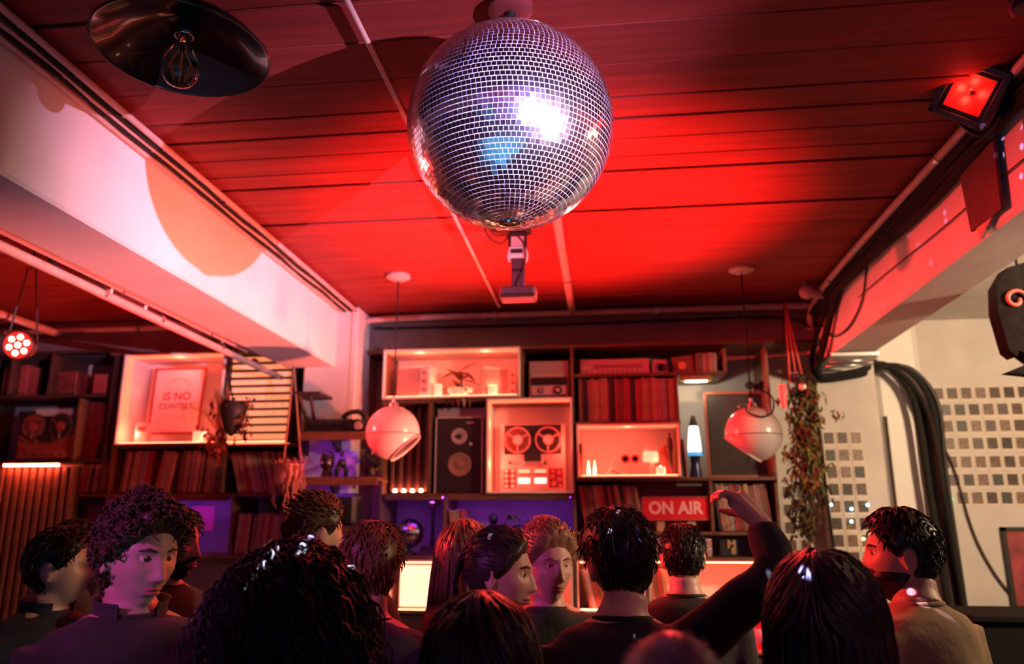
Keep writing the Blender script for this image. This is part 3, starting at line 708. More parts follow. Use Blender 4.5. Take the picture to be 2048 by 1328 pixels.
# slatted light behind the hanging basket
X0, X1, Z0, Z1 = rect(452, 706, 580, 886)
k = Kit('slatted_light', 'wall light glowing red between horizontal slats', 'light', ((X0 + X1) / 2, FY, Z0))
k.box('diffuser', (X0, FY + .06, Z0), (X1, FY + .075, Z1), M('slat_glow', (1, .6, .5), .5, emit=(1.0, .26, .11), es=1.15), .001)
k.box('back_board', (X0, FY + .08, Z0), (X1, FY + .1, Z1), 'dark_wood', .001)
for j in range(12):
    z = Z0 + .02 + j * (Z1 - Z0) / 11.6
    k.box('slat', (X0, FY - .005, z - .0055), (X1, FY + .055, z + .0055), 'dark_wood', .001)
k.box('frame_post', (X0 - .02, FY - .01, Z0), (X0, FY + .08, Z1), 'dark_wood', .002)
k.box('frame_post', (X1, FY - .01, Z0), (X1 + .02, FY + .08, Z1), 'shelf_wood', .002)
k.box('led_strip', (X0 + .02, FY + .0, Z0 + .01), (X1 - .02, FY + .02, Z0 + .02), 'led_mid', 0)
# fluted lit panels
X0, X1, Z0, Z1 = rect(-60, 926, 132, 1300, 5.45)
k = Kit('fluted_panel', 'tall panel of vertical wooden battens lit red from above', 'wall panel', ((X0 + X1) / 2, 5.5, 0))
nb = 12
for j in range(nb):
    x = X0 + (j + .5) * (X1 - X0) / nb
    k.box('batten', (x - .018, 5.44, .02), (x + .018, 5.49, Z1 - .03), 'shelf_wood', .004)
k.box('back_board', (X0, 5.49, 0), (X1, 5.51, Z1 - .012), 'dark_wood', .001)
xa, xb = at(18, 930, 5.45).x, at(126, 930, 5.45).x
k.box('led_bar', (xa, 5.395, Z1 - .028), (xb, 5.412, Z1 - .012), M('led_bar', (1, .6, .5), .5, emit=(1, .10, .05), es=110), 0)
k.box('led_cover', (X0, 5.385, Z1 - .012), (X1, 5.51, Z1 + .004), 'dark_wood', .002)
X0, X1, Z0, Z1 = rect(770, 806, 856, 986)
k = Kit('fluted_panel', 'short panel of vertical battens lit by four small lamps at its foot', 'wall panel', ((X0 + X1) / 2, 5.6, Z0 + T))
for j in range(5):
    x = X0 + .03 + j * (X1 - X0 - .06) / 4
    k.box('batten', (x - .012, 5.60, Z0 + T), (x + .012, 5.64, Z1), 'shelf_wood', .003)
k.box('back_board', (X0 + .012, 5.64, Z0 + T), (X1 - .012, 5.66, Z1), 'dark_wood', .001)
for j in range(4):
    x = X0 + .03 + (j + .5) * (X1 - X0 - .06) / 4
    k.part('led_lamp', MB().lathe([(.014, 0), (.014, .014), (.008, .02)], (x, 5.585, Z0 + T), 12), M('led_dot', (1, .7, .5), .5, emit=(1, .20, .10), es=60))

# small wall shelves on the column
for (xa, xb, y, lab) in ((603, 735, 866, 'narrow wooden wall shelf carrying the dark amplifier'), (600, 756, 956, 'dark wall shelf with small figures on the violet column'), (596, 760, 1054, 'low wall shelf with two black boxes on the violet column')):
    a = at(xa, y, 5.18); b = at(xb, y, 5.18)
    k = Kit('wall_shelf', lab, 'shelf', ((a.x + b.x) / 2, 5.3, a.z))
    k.box('board', (a.x, 5.18, a.z - .018), (b.x, 5.42, a.z + .006), 'shelf_wood', .003)
    for x in (-2.12, -1.88): k.part('bracket', MB().prism([(0, -.018), (.22, -.018), (.22, -.14)], -.01, .01, m=Matrix.Rotation(PI / 2, 3, 'Z'), c=(x, 5.2, a.z)), 'black')
    k.box('front_lip', (a.x, 5.176, a.z - .05), (b.x, 5.188, a.z + .006), 'shelf_wood', .002)
    k.box('led_strip', (a.x + .05, 5.20, a.z - .026), (b.x - .05, 5.22, a.z - .0185), 'led_violet', 0)
a = at(628, 785, 5.2)
k = Kit('shelf_bracket', 'empty dark bracket shelf above the amplifier', 'bracket', (a.x, 5.4, a.z))
k.box('board', (a.x - .14, 5.15, a.z - .02), (a.x + .06, 5.42, a.z), 'dark_wood', .003)
k.part('strut', MB().tube([(a.x - .02, 5.19, a.z - .02), (a.x - .05, 5.41, a.z - .25)], .012, 8), 'dark_wood')
k.part('strut', MB().tube([(a.x - .10, 5.19, a.z - .02), (a.x - .10, 5.41, a.z - .25)], .012, 8), 'dark_wood')

# violet strips behind the main shelving
for (xa, xb, y) in ((785, 884, 990), (900, 1140, 990)):
    a = at(xa, y, FY); b = at(xb, y, FY)
    tag(obj('violet_led_strip', B((a.x, 5.525, a.z - .021), (b.x, 5.545, a.z - .0135)), 'led_violet'), ('short' if xb < 900 else 'long') + ' violet light strip under the shelf below the ' + ('fluted lamps' if xb < 900 else 'loudspeaker'), 'light strip')

# ================================================================== records
PAL = [('cream', (.45, .36, .29)), ('dark red', (.32, .05, .05)), ('dusty pink', (.38, .17, .16)), ('black', (.03, .025, .025)), ('tan', (.42, .27, .18)), ('grey', (.30, .27, .28)), ('white', (.75, .70, .68)), ('brown', (.16, .08, .06))]
rr = random.Random(11)
rec_mesh = {}
def rec_get(w, h, d, c):
    key = (round(w, 3), round(h, 3), round(d, 3), c)
    if key not in rec_mesh:
        me = B((0, 0, 0), (w, d, h), min(.003, w * .3)).mesh('record_sleeve'); fixn(me)
        me.materials.append(M('sleeve_' + PAL[c][0].replace(' ', '_'), PAL[c][1], .55, vary=.3, scale=14)); rec_mesh[key] = me
    return rec_mesh[key]
def record_row(xa, xb, ybot, Y, lean_deg, where, h=.31, d=.30, wmin=.010, wmax=.030, name='record_sleeve', cat='record', group=None, seed=0, fill=1.0, leanvar=0):
    r = random.Random(seed)
    a = at(xa, ybot, Y); b = at(xb, ybot, Y); z = (a.z + b.z) / 2 + .004
    x = a.x + .004; off = abs(math.tan(math.radians(lean_deg))) * h
    if lean_deg > 0: pass
    end = b.x - .004 - (off if lean_deg > 0 else 0)
    if lean_deg < 0: x += off
    while x < end - .008:
        w = r.choice([wmin, (wmin + wmax) / 2, wmax, wmin * 1.4]); c = r.choice([0, 1, 1, 2, 2, 3, 4, 4, 5, 7, 7, 7])
        if x + w > end: break
        if r.random() < fill:
            hh = h * r.choice([1, 1, .985, .96])
            an = math.radians(lean_deg + (r.uniform(-leanvar, leanvar) if abs(lean_deg) > 3 and r.random() < .25 else 0))
            o = bpy.data.objects.new(name, rec_get(w, round(hh, 3), d, c)); COL.objects.link(o)
            dz = math.sin(abs(an)) * w if an > 0 else 0
            o.location = (x, Y, z + .0005 + (dz if an > 0 else 0)); o.rotation_euler = (0, an, 0)
            if an < 0: o.location.z = z + .0005 + 0.0
            tag(o, PAL[c][0] + ' ' + cat + ' spine ' + where, cat, group or (cat + 's ' + where))
        x += w / math.cos(math.radians(lean_deg)) + .0015
Zb = T
record_row(236, 300, 987, 5.52, 5, 'at the start of the long row under the poster', seed=1)
record_row(305, 352, 987, 5.52, 9, 'leaning in the gap under the poster', seed=2)
record_row(352, 452, 987, 5.52, 3, 'under the candle of the poster box', seed=3)
record_row(452, 592, 987, 5.52, -16, 'slumped under the slatted light', seed=4, wmin=.008, wmax=.02)
record_row(138, 212, 987, 5.52, 4, 'below the tape recorder tower', h=.215, d=.2, seed=5)
record_row(1158, 1354, 843, 5.53, 0, 'upright above the box of keepsakes', seed=6, wmin=.012, wmax=.034)
record_row(1156, 1292, 1064, 5.53, -9, 'leaning beside the ON AIR sign', seed=7, wmin=.012, wmax=.03)
record_row(1428, 1550, 1064, 5.53, -6, 'under the blackboard', seed=8)
record_row(1160, 1238, 1222, 5.56, -14, 'glowing in the bar-height box', seed=9, h=.27)
record_row(1300, 1345, 1222, 5.56, -6, 'at the corner of the long glowing box', seed=10, h=.27)
record_row(894, 935, 1112, 5.53, -5, 'beside the violet cell of figurines', seed=12)
record_row(730, 756, 1051, 5.2, 10, 'on the low wall shelf of the column', seed=13, h=.29, d=.2)
record_row(1392, 1442, 745, 5.53, 0, 'in the short row of the top shelf', name='paperback', cat='book', h=.14, d=.12, wmin=.014, wmax=.03, seed=14)
record_row(466, 596, 1109, 5.53, 4, 'in the dark cell beside the trailing plant', seed=15, h=.28)
# ================================================================== things on the shelves
def onshelf(x, y, Y): return at(x, y, Y)
def frame_pic(name, label, cat, px, Y, tilt=0.0, fw=.02, fmat='black', pmat='white_paint', depth=.02, yaw=0.0, group=None):
    X0, X1, Z0, Z1 = rect(*px, Y); w, h = X1 - X0, Z1 - Z0
    t = thing(name, label, cat, ((X0 + X1) / 2, Y, Z0), 0, group); t.rotation_euler = (-tilt, 0, yaw)
    fr = MB()
    for a, b in (((-w / 2, 0, 0), (-w / 2 + fw, depth, h)), ((w / 2 - fw, 0, 0), (w / 2, depth, h)), ((-w / 2, 0, 0), (w / 2, depth, fw)), ((-w / 2, 0, h - fw), (w / 2, depth, h))): fr.span(a, b)
    obj('frame', fr, fmat, t)
    obj('picture', B((-w / 2 + fw * .8, depth * .4, fw * .8), (w / 2 - fw * .8, depth * .9, h - fw * .8)), pmat, t)
    return t, w, h
# poster
M('poster_paper', (.80, .74, .70), .7); M('ink_red', (.45, .10, .08), .6); M('ink_pale', (.68, .50, .46), .6)
t, w, h = frame_pic('framed_poster', 'framed lettered poster leaning in the red-lit box', 'poster', (300, 734, 402, 868), 5.66, .06, .014, M('frame_red', (.30, .05, .04), .5), 'box_white')
obj('paper', B((-w * .33, .002, h * .13), (w * .33, .0075, h * .90)), 'poster_paper', t)
text_mesh('lettering', 'IS NO', h * .17, 'ink_red', t, (0, .001, h * .56), bold=.002, depth=.0008)
text_mesh('lettering', 'CONTEST', h * .125, 'ink_red', t, (0, .001, h * .41), bold=.001, depth=.0008, sx=.95)
arc = MB()
for r0 in (.18, .23):
    arc.tube([(w * r0 * 1.2 * math.cos(a), .001, h * .70 + h * r0 * .6 * math.sin(a)) for a in [PI * q / 14 for q in range(15)]], .003, 5)
obj('printed_arch', arc, 'ink_pale', t)
for q in range(2): obj('printed_line', B((-w * .22, .0005, h * (.27 - .05 * q)), (w * .22, .002, h * (.285 - .05 * q))), 'ink_pale', t)
# carton
a = at(284, 886, 5.56)
k = Kit('small_carton', 'small pale carton with a dark label in the poster box', 'carton', (a.x, 5.56, BA[2]))
k.part('body', MB().prism([(-.045, 0), (.045, 0), (.045, .135), (.02, .165), (-.045, .165)], -.03, .03, c=(a.x, 5.56, BA[2])), 'poster_paper')
k.box('label', (a.x - .035, 5.526, BA[2] + .095), (a.x + .03, 5.53, BA[2] + .125), 'ink_red', .001)
def candle(x, Y, z, label, r=.035, h=.07, group='glowing candle glasses'):
    k = Kit('candle_glass', label, 'candle', (x, Y, z), group)
    k.part('glass', MB().lathe([(r * .9, .0005), (r, .004), (r, h), (r * .93, h), (r * .92, .006), (.002, .006)], (x, Y, z), 20), M('frost', (.9, .8, .75), .4, emit=(1, .30, .15), es=1.6), smooth='auto')
    k.part('wax', MB().lathe([(r * .88, .007), (r * .88, h * .62), (.002, h * .62)], (x, Y, z), 16), 'candle_glow', smooth='auto')
    k.part('flame', MB().ball((x, Y, z + h * .62 + .016), (.006, .006, .016), 8, 6), M('flame', (1, .8, .5), .5, emit=(1, .6, .25), es=60), smooth=True)
candle(at(398, 880, 5.53).x, 5.53, BA[2], 'glowing candle glass beside the poster', .045, .085)
candle(at(876, 795, 5.52).x, 5.52, BB[2], 'tall glowing candle glass between radio and plant', .030, .095)
candle(at(986, 795, 5.52).x, 5.52, BB[2], 'short glowing candle glass in front of the second radio', .034, .068)
candle(at(1322, 952, 5.52).x, 5.52, BD[2], 'small glowing candle glass among the keepsakes', .033, .060)

def leafmesh(L, w, bend=.25):
    vs = []; N = 6
    for i in range(N + 1):
        s = i / N; ww = w * math.sin(PI * min(1, s * .96 + .02)) ** .8 * (1.15 - .5 * s); z = -bend * L * s * s
        vs += [(-ww, s * L, z + .12 * ww), (0, s * L, z), (ww, s * L, z + .12 * ww)]
    fs = []
    for i in range(N):
        o = i * 3; fs += [(o, o + 1, o + 4, o + 3), (o + 1, o + 2, o + 5, o + 4)]
    return vs, fs
M('leaf_dark', (.05, .07, .03), .45, vary=.4, scale=20); M('leaf_red', (.20, .05, .03), .4); M('leaf_olive', (.16, .15, .04), .6, vary=.5, scale=25); M('leaf_dry', (.13, .075, .03), .7, vary=.4, scale=20)
def foliage(mb, pts, n, L, w, rnd, down=.3, spread=1.0):
    for i in range(n):
        p = Vector(rnd.choice(pts)) + Vector((rnd.gauss(0, .015), rnd.gauss(0, .015), rnd.gauss(0, .015))) * spread
        l = L * rnd.uniform(.6, 1.2)
        vs, fs = leafmesh(l, w * rnd.uniform(.7, 1.2), rnd.uniform(0, .5))
        m = Euler((rnd.uniform(-1.2, .6) - down, rnd.uniform(-.6, .6), rnd.uniform(0, 2 * PI))).to_matrix()
        mb.add([m @ Vector(v) + p for v in vs], fs)
# plant in the wide box
c = at(920, 795, 5.54); c.z = BB[2]
k = Kit('potted_plant', 'broad-leaved plant in a glowing bowl between the two radios', 'plant', tuple(c))
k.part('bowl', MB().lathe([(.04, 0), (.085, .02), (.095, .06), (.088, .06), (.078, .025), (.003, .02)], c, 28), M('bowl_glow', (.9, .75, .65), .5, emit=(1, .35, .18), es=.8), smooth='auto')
rnd = random.Random(5)
for j in range(13):
    a = j * 2.4; l = rnd.uniform(.10, .16); vs, fs = leafmesh(l, .028, .5)
    m = Euler((rnd.uniform(.1, 1.0), 0, a)).to_matrix()
    k.part('leaf', MB().add([m @ Vector(v) + c + Vector((0, -.01, .06 + .06 * (j % 3))) for v in vs], fs), 'leaf_red' if j % 3 else 'leaf_dark', smooth=True)
for j in range(5):
    vs, fs = leafmesh(.11, .025, .7); m = Euler((-.8, 0, PI + (j - 2) * .5)).to_matrix()
    k.part('leaf', MB().add([m @ Vector(v) + c + Vector(((j - 2) * .03, -.03, .05)) for v in vs], fs), 'leaf_red', smooth=True)
k.part('stem', MB().tube([c + Vector((0, 0, .02)), c + Vector((.01, 0, .13))], .008, 6), 'leaf_dark')
# radios in the wide box
def radio(label, px, Y, yaw):
    X0, X1, Z0, Z1 = rect(*px, Y); w = X1 - X0; h = Z1 - BB[2]
    t = thing('table_radio', label, 'radio', ((X0 + X1) / 2, Y, BB[2]), yaw)
    obj('cabinet', B((-w / 2, 0, 0), (w / 2, .13, h), .006), 'box_white', t)
    obj('grille', B((-w / 2 + .015, -.006, .015), (w * .20, .002, h - .015), .002), M('grille_cloth', (.60, .38, .33), .8, vary=.15, scale=60), t)
    obj('dial_strip', B((w * .24, -.004, .015), (w / 2 - .012, .002, h - .015), .001), 'poster_paper', t)
    for q in range(3): obj('knob', MB().lathe([(.012, 0), (.011, .014), (.004, .016)], (w * .37, -.004, h * (.22 + .27 * q)), 14, m=Matrix.Rotation(PI / 2, 3, 'X')), 'ink_red', t, smooth='auto')
radio('pale table radio turned towards the plant', (789, 733, 862, 795), 5.53, math.radians(-16))
radio('pale table radio standing beside the short candle', (966, 735, 1034, 795), 5.56, math.radians(20))
# cassette deck in the niche
X0, X1, Z0, Z1 = rect(1058, 722, 1138, 797, 5.54); zb = at(1100, 799, FY).z + T
k = Kit('cassette_deck', 'old cassette deck with dark window in the top niche', 'audio deck', ((X0 + X1) / 2, 5.54, zb))
k.box('case', (X0, 5.54, zb), (X1, 5.78, Z1), M('deck_grey', (.34, .26, .28), .5), .005)
k.box('lid_edge', (X0 + .02, 5.532, zb + .165), (X1 - .02, 5.54, zb + .175), M('deck_pink', (.62, .34, .40), .5), .001)
k.box('window', (X0 + .015, 5.532, zb + .10), (X1 - .015, 5.54, zb + .155), 'black_gloss', .001)
k.box('front_plate', (X0 + .02, 5.53, zb + .03), (X1 - .02, 5.54, zb + .09), 'deck_pink', .002)
for q, (s, r) in enumerate(((.30, .020), (.72, .030))):
    k.part('dial', MB().lathe([(r, 0), (r, .012), (r * .6, .014)], (X0 + (X1 - X0) * s, 5.53, zb + .06), 20, m=Matrix.Rotation(PI / 2, 3, 'X')), 'black', smooth='auto')
    k.part('dial_cap', MB().lathe([(r * .55, .012), (r * .5, .018), (.002, .018)], (X0 + (X1 - X0) * s, 5.53, zb + .06), 16, m=Matrix.Rotation(PI / 2, 3, 'X')), 'deck_pink', smooth='auto')
k.box('foot_strip', (X0 + .02, 5.531, zb + .008), (X1 - .02, 5.54, zb + .022), 'black', .001)
# top right row
zb = at(1300, 747, FY).z + T
X0, X1, _, Z1 = rect(1160, 718, 1299, 744, 5.55)
k = Kit('stereo_receiver', 'long pale stereo receiver on the top shelf', 'receiver', ((X0 + X1) / 2, 5.55, zb))
k.box('case', (X0, 5.55, zb), (X1, 5.8, Z1), M('pale_pink', (.55, .40, .42), .5), .004)
k.box('tuner_window', (X0 + .10, 5.545, zb + .045), (X1 - .06, 5.551, zb + .070), M('tuner', (.30, .16, .20), .4), .001)
k.box('button_strip', (X0 + .10, 5.545, zb + .015), (X1 - .06, 5.551, zb + .032), M('strip_pale', (.72, .60, .6), .5), .001)
for q in range(9): k.box('button', (X0 + .12 + q * .035, 5.540, zb + .018), (X0 + .135 + q * .035, 5.546, zb + .029), 'tuner', .001)
for s in (.035, .07): k.part('knob', MB().lathe([(.015, 0), (.014, .016), (.003, .017)], (X0 + s, 5.55, zb + .045), 16, m=Matrix.Rotation(PI / 2, 3, 'X')), 'strip_pale', smooth='auto')
X0, X1, _, Z1 = rect(1305, 722, 1336, 744, 5.55)
k = Kit('box_camera', 'small old camera next to the stereo receiver', 'camera', ((X0 + X1) / 2, 5.55, zb))
k.box('body', (X0, 5.55, zb), (X1, 5.62, Z1), 'deck_grey', .004); k.box('top_plate', (X0 + .01, 5.548, Z1 - .012), (X1 - .01, 5.61, Z1 + .008), 'pale_pink', .002)
k.part('lens', MB().lathe([(.026, 0), (.026, .02), (.020, .03), (.018, .02), (.002, .018)], ((X0 + X1) / 2, 5.55, zb + .04), 20, m=Matrix.Rotation(PI / 2, 3, 'X')), 'black', smooth='auto')
X0, X1, _, Z1 = rect(1346, 712, 1390, 744, 5.56)
t = thing('postcard_box', 'dark red picture box beside the paperbacks', 'box', ((X0 + X1) / 2, 5.56, zb)); t.rotation_euler = (0, math.radians(-4), 0)
w = X1 - X0; h = Z1 - zb
obj('body', B((-w / 2, 0, .004), (w / 2, .08, h), .003), M('picture_red', (.22, .05, .05), .5, vary=.5, scale=18), t); obj('printed_star', MB().lathe([(.03, 0), (.03, .002), (.002, .003)], (-.01, 0, h * .45), 6, m=Matrix.Rotation(PI / 2, 3, 'X')), M('ink_orange', (.7, .25, .15), .5), t)

# black framed loudspeaker
X0, X1, Z0, Z1 = rect(870, 834, 966, 986, 5.54); zb = at(915, 989, FY).z + T
k = Kit('loudspeaker', 'black loudspeaker with pale frame, tweeter and woofer', 'loudspeaker', ((X0 + X1) / 2, 5.54, zb))
k.box('cabinet', (X0, 5.54, zb), (X1, 5.80, Z1), 'black', .004)
for a, b in (((X0, 5.532, zb), (X0 + .010, 5.545, Z1)), ((X1 - .010, 5.532, zb), (X1, 5.545, Z1)), ((X0, 5.532, Z1 - .010), (X1, 5.545, Z1))): k.box('front_edge', a, b, M('edge_pale', (.55, .48, .55), .4), .001)
cx = (X0 + X1) / 2
rx = Matrix.Rotation(PI / 2, 3, 'X')
tw = k.part('tweeter', MB().lathe([(.058, 0), (.058, .006), (.050, .008), (.040, .002), (.018, .001), (.014, .010), (.002, .014)], (cx - .0, 5.54, zb + .40), 28, m=rx), M('speaker_grey', (.42, .36, .38), .5), smooth='auto')
k.part('tweeter_dome', MB().lathe([(.02, .004), (.014, .014), (.002, .018)], (cx, 5.54, zb + .40), 16, m=rx), 'black', tw, smooth=True)
k.part('woofer', MB().lathe([(.085, 0), (.085, .004), (.078, .008), (.070, .004), (.03, -.0), (.026, .008), (.002, .014)], (cx + .005, 5.54, zb + .20), 32, m=rx), M('cone_brown', (.30, .17, .14), .7, vary=.2, scale=40), smooth='auto')
k.part('badge', MB().lathe([(.012, 0), (.011, .008), (.002, .009)], (cx + .085, 5.54, zb + .345), 14, m=rx), 'edge_pale', smooth='auto')
k.box('name_plate', (cx + .05, 5.537, Z1 - .05), (cx + .11, 5.541, Z1 - .035), 'deck_grey', .001)
k.box('rear_card', (X0 + .0, 5.60, Z1 + .002), (X1 + .03, 5.62, Z1 + .075), M('lavender_card', (.45, .38, .5), .7), .001)

# reel tape decks
def reel_deck(label, px, Y, zb, mats, lit, tall):
    face, plate, reelm, dark = mats
    X0, X1, Z0, Z1 = rect(*px, Y); w = X1 - X0; h = Z1 - zb
    k = Kit('tape_deck', label, 'tape deck', ((X0 + X1) / 2, Y, zb))
    P = lambda u, v, d=0: (X0 + u * w, Y - d, zb + v * h)
    k.box('case', P(0, 0), (X1, Y + .2, Z1), face, .006)
    k.box('reel_panel', P(.06, .55, .006), P(.94, .985, -.002), dark if lit else dark, .002)
    k.box('face_plate', P(.03, .03, .004), P(.97, .60, -.002), plate, .002)
    for u in (.27, .74):
        c = Vector(P(u, .76, .012)); R = w * .205
        rl = k.part('reel', MB().lathe([(R, 0), (R, .004), (R * .96, .006), (R * .40, .006), (R * .38, .010), (.002, .010)], c, 36, m=rx), reelm, smooth='auto')
        k.part('tape', MB().lathe([(R * .86, -.006), (R * .86, .0075), (R * .42, .0075), (R * .42, -.006)], c, 36, m=rx, close=True), dark if u > .5 else M('tape_brown', (.20, .05, .04), .4), rl, smooth='auto')
        k.part('hub', MB().lathe([(R * .36, .006), (R * .34, .016), (R * .1, .018), (.002, .018)], c, 24, m=rx), plate, rl, smooth='auto')
        for q in range(3):
            a = q * 2 * PI / 3 + .5
            k.part('spoke', MB().tube([c + Vector((R * .38 * math.cos(a), -.008, R * .38 * math.sin(a))), c + Vector((R * .95 * math.cos(a), -.008, R * .95 * math.sin(a)))], .008, 6), reelm, rl)
    k.box('head_cover', P(.37, .45, .022), P(.63, .555, -.002), dark, .004)
    k.box('head_plate', P(.38, .375, .012), P(.64, .435, -.002), reelm, .003)
    for u in (.14, .68): k.part('tension_arm', MB().tube([P(u, .44, .0), P(u, .44, .022), P(u + .03, .40, .022)], .007, 8), dark, smooth=True)
    for u in (.35, .66): k.part('guide', MB().lathe([(.016, 0), (.016, .018), (.003, .02)], P(u, .425, .004), 16, m=rx), plate, smooth='auto')
    kb = k.box('button_panel', P(.05, .05, .006), P(.24, .345, 0), M('deck_red', (.35, .05, .045), .5), .002)
    if tall:
        for r_ in range(4):
            for c_ in range(2):
                k.part('knob', MB().lathe([(.014, 0), (.013, .016), (.003, .017)], P(.095 + .095 * c_, .085 + .075 * r_, .006), 14, m=rx), 'poster_paper', kb, smooth='auto')
        for u in (.28, .53):
            k.box('meter', P(u, .28, .006), P(u + .17, .325, 0), M('meter_dim', (.9, .7, .6), .5, emit=(1, .5, .25), es=1.0), .001)
            k.box('meter', P(u, .13, .006), P(u + .17, .20, 0), M('meter_lit', (1, .85, .7), .5, emit=(1, .62, .36), es=4.5), .001)
        k.box('seam', P(.27, .245, .006), P(.72, .258, 0), 'deck_red', 0)
        cp = k.box('control_panel', P(.74, .06, .006), P(.96, .345, 0), 'deck_red', .002)
        for u, v, r in ((.80, .30, .012), (.90, .28, .014), (.80, .22, .016), (.90, .18, .018), (.82, .12, .020), (.91, .09, .014)):
            k.part('dial', MB().lathe([(r, 0), (r * .9, .014), (.003, .015)], P(u, v, .006), 14, m=rx), reelm, cp, smooth='auto')
        for u in (.36, .60): k.part('dial', MB().lathe([(.018, 0), (.016, .012), (.003, .013)], P(u, .075, .006), 16, m=rx), face, smooth='auto')
    else:
        k.box('control_strip', P(.10, .06, .008), P(.90, .2, 0), M('strip_red', (.40, .10, .09), .5), .002)
        for q in range(5): k.part('knob', MB().lathe([(.008, 0), (.007, .01), (.002, .011)], P(.2 + .15 * q, .13, .008), 10, m=rx), dark, smooth='auto')
reel_deck('big reel tape deck glowing in the upright red box', (1001, 848, 1131, 984), 5.62, BC[2], (M('deck_pale', (.70, .56, .52), .5), M('deck_plate', (.72, .58, .54), .45), M('reel_red', (.60, .26, .26), .4), 'black'), True, True)
zb = at(90, 923, FY).z + T
reel_deck('small dark reel tape recorder in the shelving tower', (34, 832, 152, 920), 5.53, zb, (M('rec_black', (.03, .025, .025), .5), M('rec_red', (.28, .06, .05), .5), M('reel_dark', (.07, .04, .04), .35), 'black'), False, False)
a = at(66, 834, 5.56); b = at(140, 816, 5.56)
tag(obj('paper_stack', B((a.x, 5.58, a.z + .004), (b.x, 5.75, b.z), .003), 'poster_paper'), 'flat pale box lying on the small tape recorder', 'box')
# top cells of the tower
for q, (px, lab, mt_) in enumerate((((5, 736, 32, 790), 'dull red book standing at the end of the tower', 'picture_red'), ((38, 730, 54, 791), 'slim bright red sleeve leaning in the tower', 'scroll_red'), ((112, 742, 152, 790), 'plain red box in the top cell of the tower', 'picture_red'), ((186, 748, 212, 791), 'square red tin at the corner of the tower', 'scroll_red'))):
    X0, X1, Z0, Z1 = rect(*px, 5.58); zz = at((px[0] + px[2]) / 2, 793, FY).z + T
    k = Kit('storage_box' if q > 1 else 'book', lab, 'box' if q > 1 else 'book', ((X0 + X1) / 2, 5.58, zz))
    k.box('body', (X0, 5.58, zz), (X1, 5.74, Z1), mt_, .004)
    k.box('edge_band', (X0 - .001, 5.577, zz + .02), (X1 + .001, 5.582, zz + .03), 'dark_wood', 0)
X0, X1, Z0, Z1 = rect(158, 805, 206, 920, 5.6); zz = at(180, 923, FY).z + T
k = Kit('upright_case', 'tall red instrument case standing beside the tape recorder', 'case', ((X0 + X1) / 2, 5.6, zz))
k.part('shell', MB().prism([(X0, zz), (X1 - .04, zz), (X1 - .03, zz + .12), (X1, zz + .16), (X1, Z1 - .03), (X1 - .03, Z1), (X0 + .04, Z1), (X0 + .02, zz + .2)], 5.6, 5.74), 'picture_red')
k.part('handle', MB().tube(curve_pts([(X1, 5.66, zz + .22), (X1 + .02, 5.66, zz + .25), (X1, 5.66, zz + .29)], 4), .005, 6), 'black')

# things on the column shelves
z1 = at(670, 866, 5.18).z + .006
a = at(606, 866, 5.22); b = at(700, 866, 5.22)
k = Kit('amplifier', 'long black amplifier on the narrow wall shelf', 'amplifier', ((a.x + b.x) / 2, 5.3, z1))
k.box('case', (a.x, 5.22, z1), (b.x, 5.40, z1 + .095), 'black', .005); k.box('front_lip', (a.x, 5.214, z1 + .01), (b.x, 5.22, z1 + .02), 'dark_wood', 0)
for q in range(4): k.part('knob', MB().lathe([(.012, 0), (.011, .012), (.002, .013)], (a.x + .06 + q * .06, 5.22, z1 + .05), 12, m=rx), 'black_gloss', smooth='auto')
c = at(688, 866, 5.2); c.z = z1
k = Kit('desk_telephone', 'black rotary telephone silhouette at the end of the wall shelf', 'telephone', (c.x + .05, 5.28, z1))
k.part('body', MB().prism([(0, 0), (.14, 0), (.13, .05), (.10, .09), (.04, .09), (.01, .05)], 5.2, 5.3, c=(c.x - .0, 0, z1)), 'black_gloss')
k.part('handset', MB().tube(curve_pts([(c.x - .03, 5.25, z1 + .10), (c.x, 5.25, z1 + .135), (c.x + .07, 5.25, z1 + .15), (c.x + .12, 5.25, z1 + .125), (c.x + .14, 5.25, z1 + .09)], 4), .018, 8), 'black', smooth=True)
k.part('dial', MB().lathe([(.03, 0), (.03, .008), (.012, .01)], (c.x + .10, 5.2, z1 + .045), 16, m=rx), 'deck_grey', smooth='auto')
z2 = at(678, 956, 5.18).z + .006
c = at(653, 956, 5.25); c.z = z2
k = Kit('mask_head', 'dark carved head on the violet shelf', 'figurine', tuple(c))
k.part('head', MB().ball(c + Vector((0, 0, .115)), (.05, .055, .07), 20, 14), 'black_gloss', smooth=True)
k.part('neck', MB().lathe([(.045, 0), (.04, .02), (.028, .05), (.03, .07)], c, 18), 'black_gloss', smooth='auto')
for s in (-1, 1): k.part('eye', MB().ball(c + Vector((s * .022, -.048, .10)), (.012, .008, .01), 10, 6), M('eye_violet', (.25, .15, .4), .3), smooth=True)
c = at(682, 956, 5.25); c.z = z2
k = Kit('standing_figurine', 'small dark figurine with bowed legs beside the carved head', 'figurine', tuple(c))
for s in (-1, 1): k.part('leg', MB().tube([c + Vector((s * .032, 0, 0)), c + Vector((s * .034, 0, .05)), c + Vector((s * .014, 0, .09))], [.014, .016, .02], 8), 'black', smooth=True)
k.part('torso', MB().tube([c + Vector((0, 0, .085)), c + Vector((0, 0, .13))], [.034, .02], 10), 'black', smooth=True)
k.part('head', MB().ball(c + Vector((0, 0, .16)), (.016, .016, .02), 12, 8), 'black', smooth=True)
X0, X1, Z0, Z1 = rect(668, 902, 714, 955, 5.38)
tag(obj('photo_card', B((X0, 5.385, z2), (X1, 5.395, Z1), .001), M('pale_violet', (.62, .55, .65), .6)), 'pale card leaning behind the bow-legged figurine', 'card')
c = at(740, 956, 5.25); c.z = z2
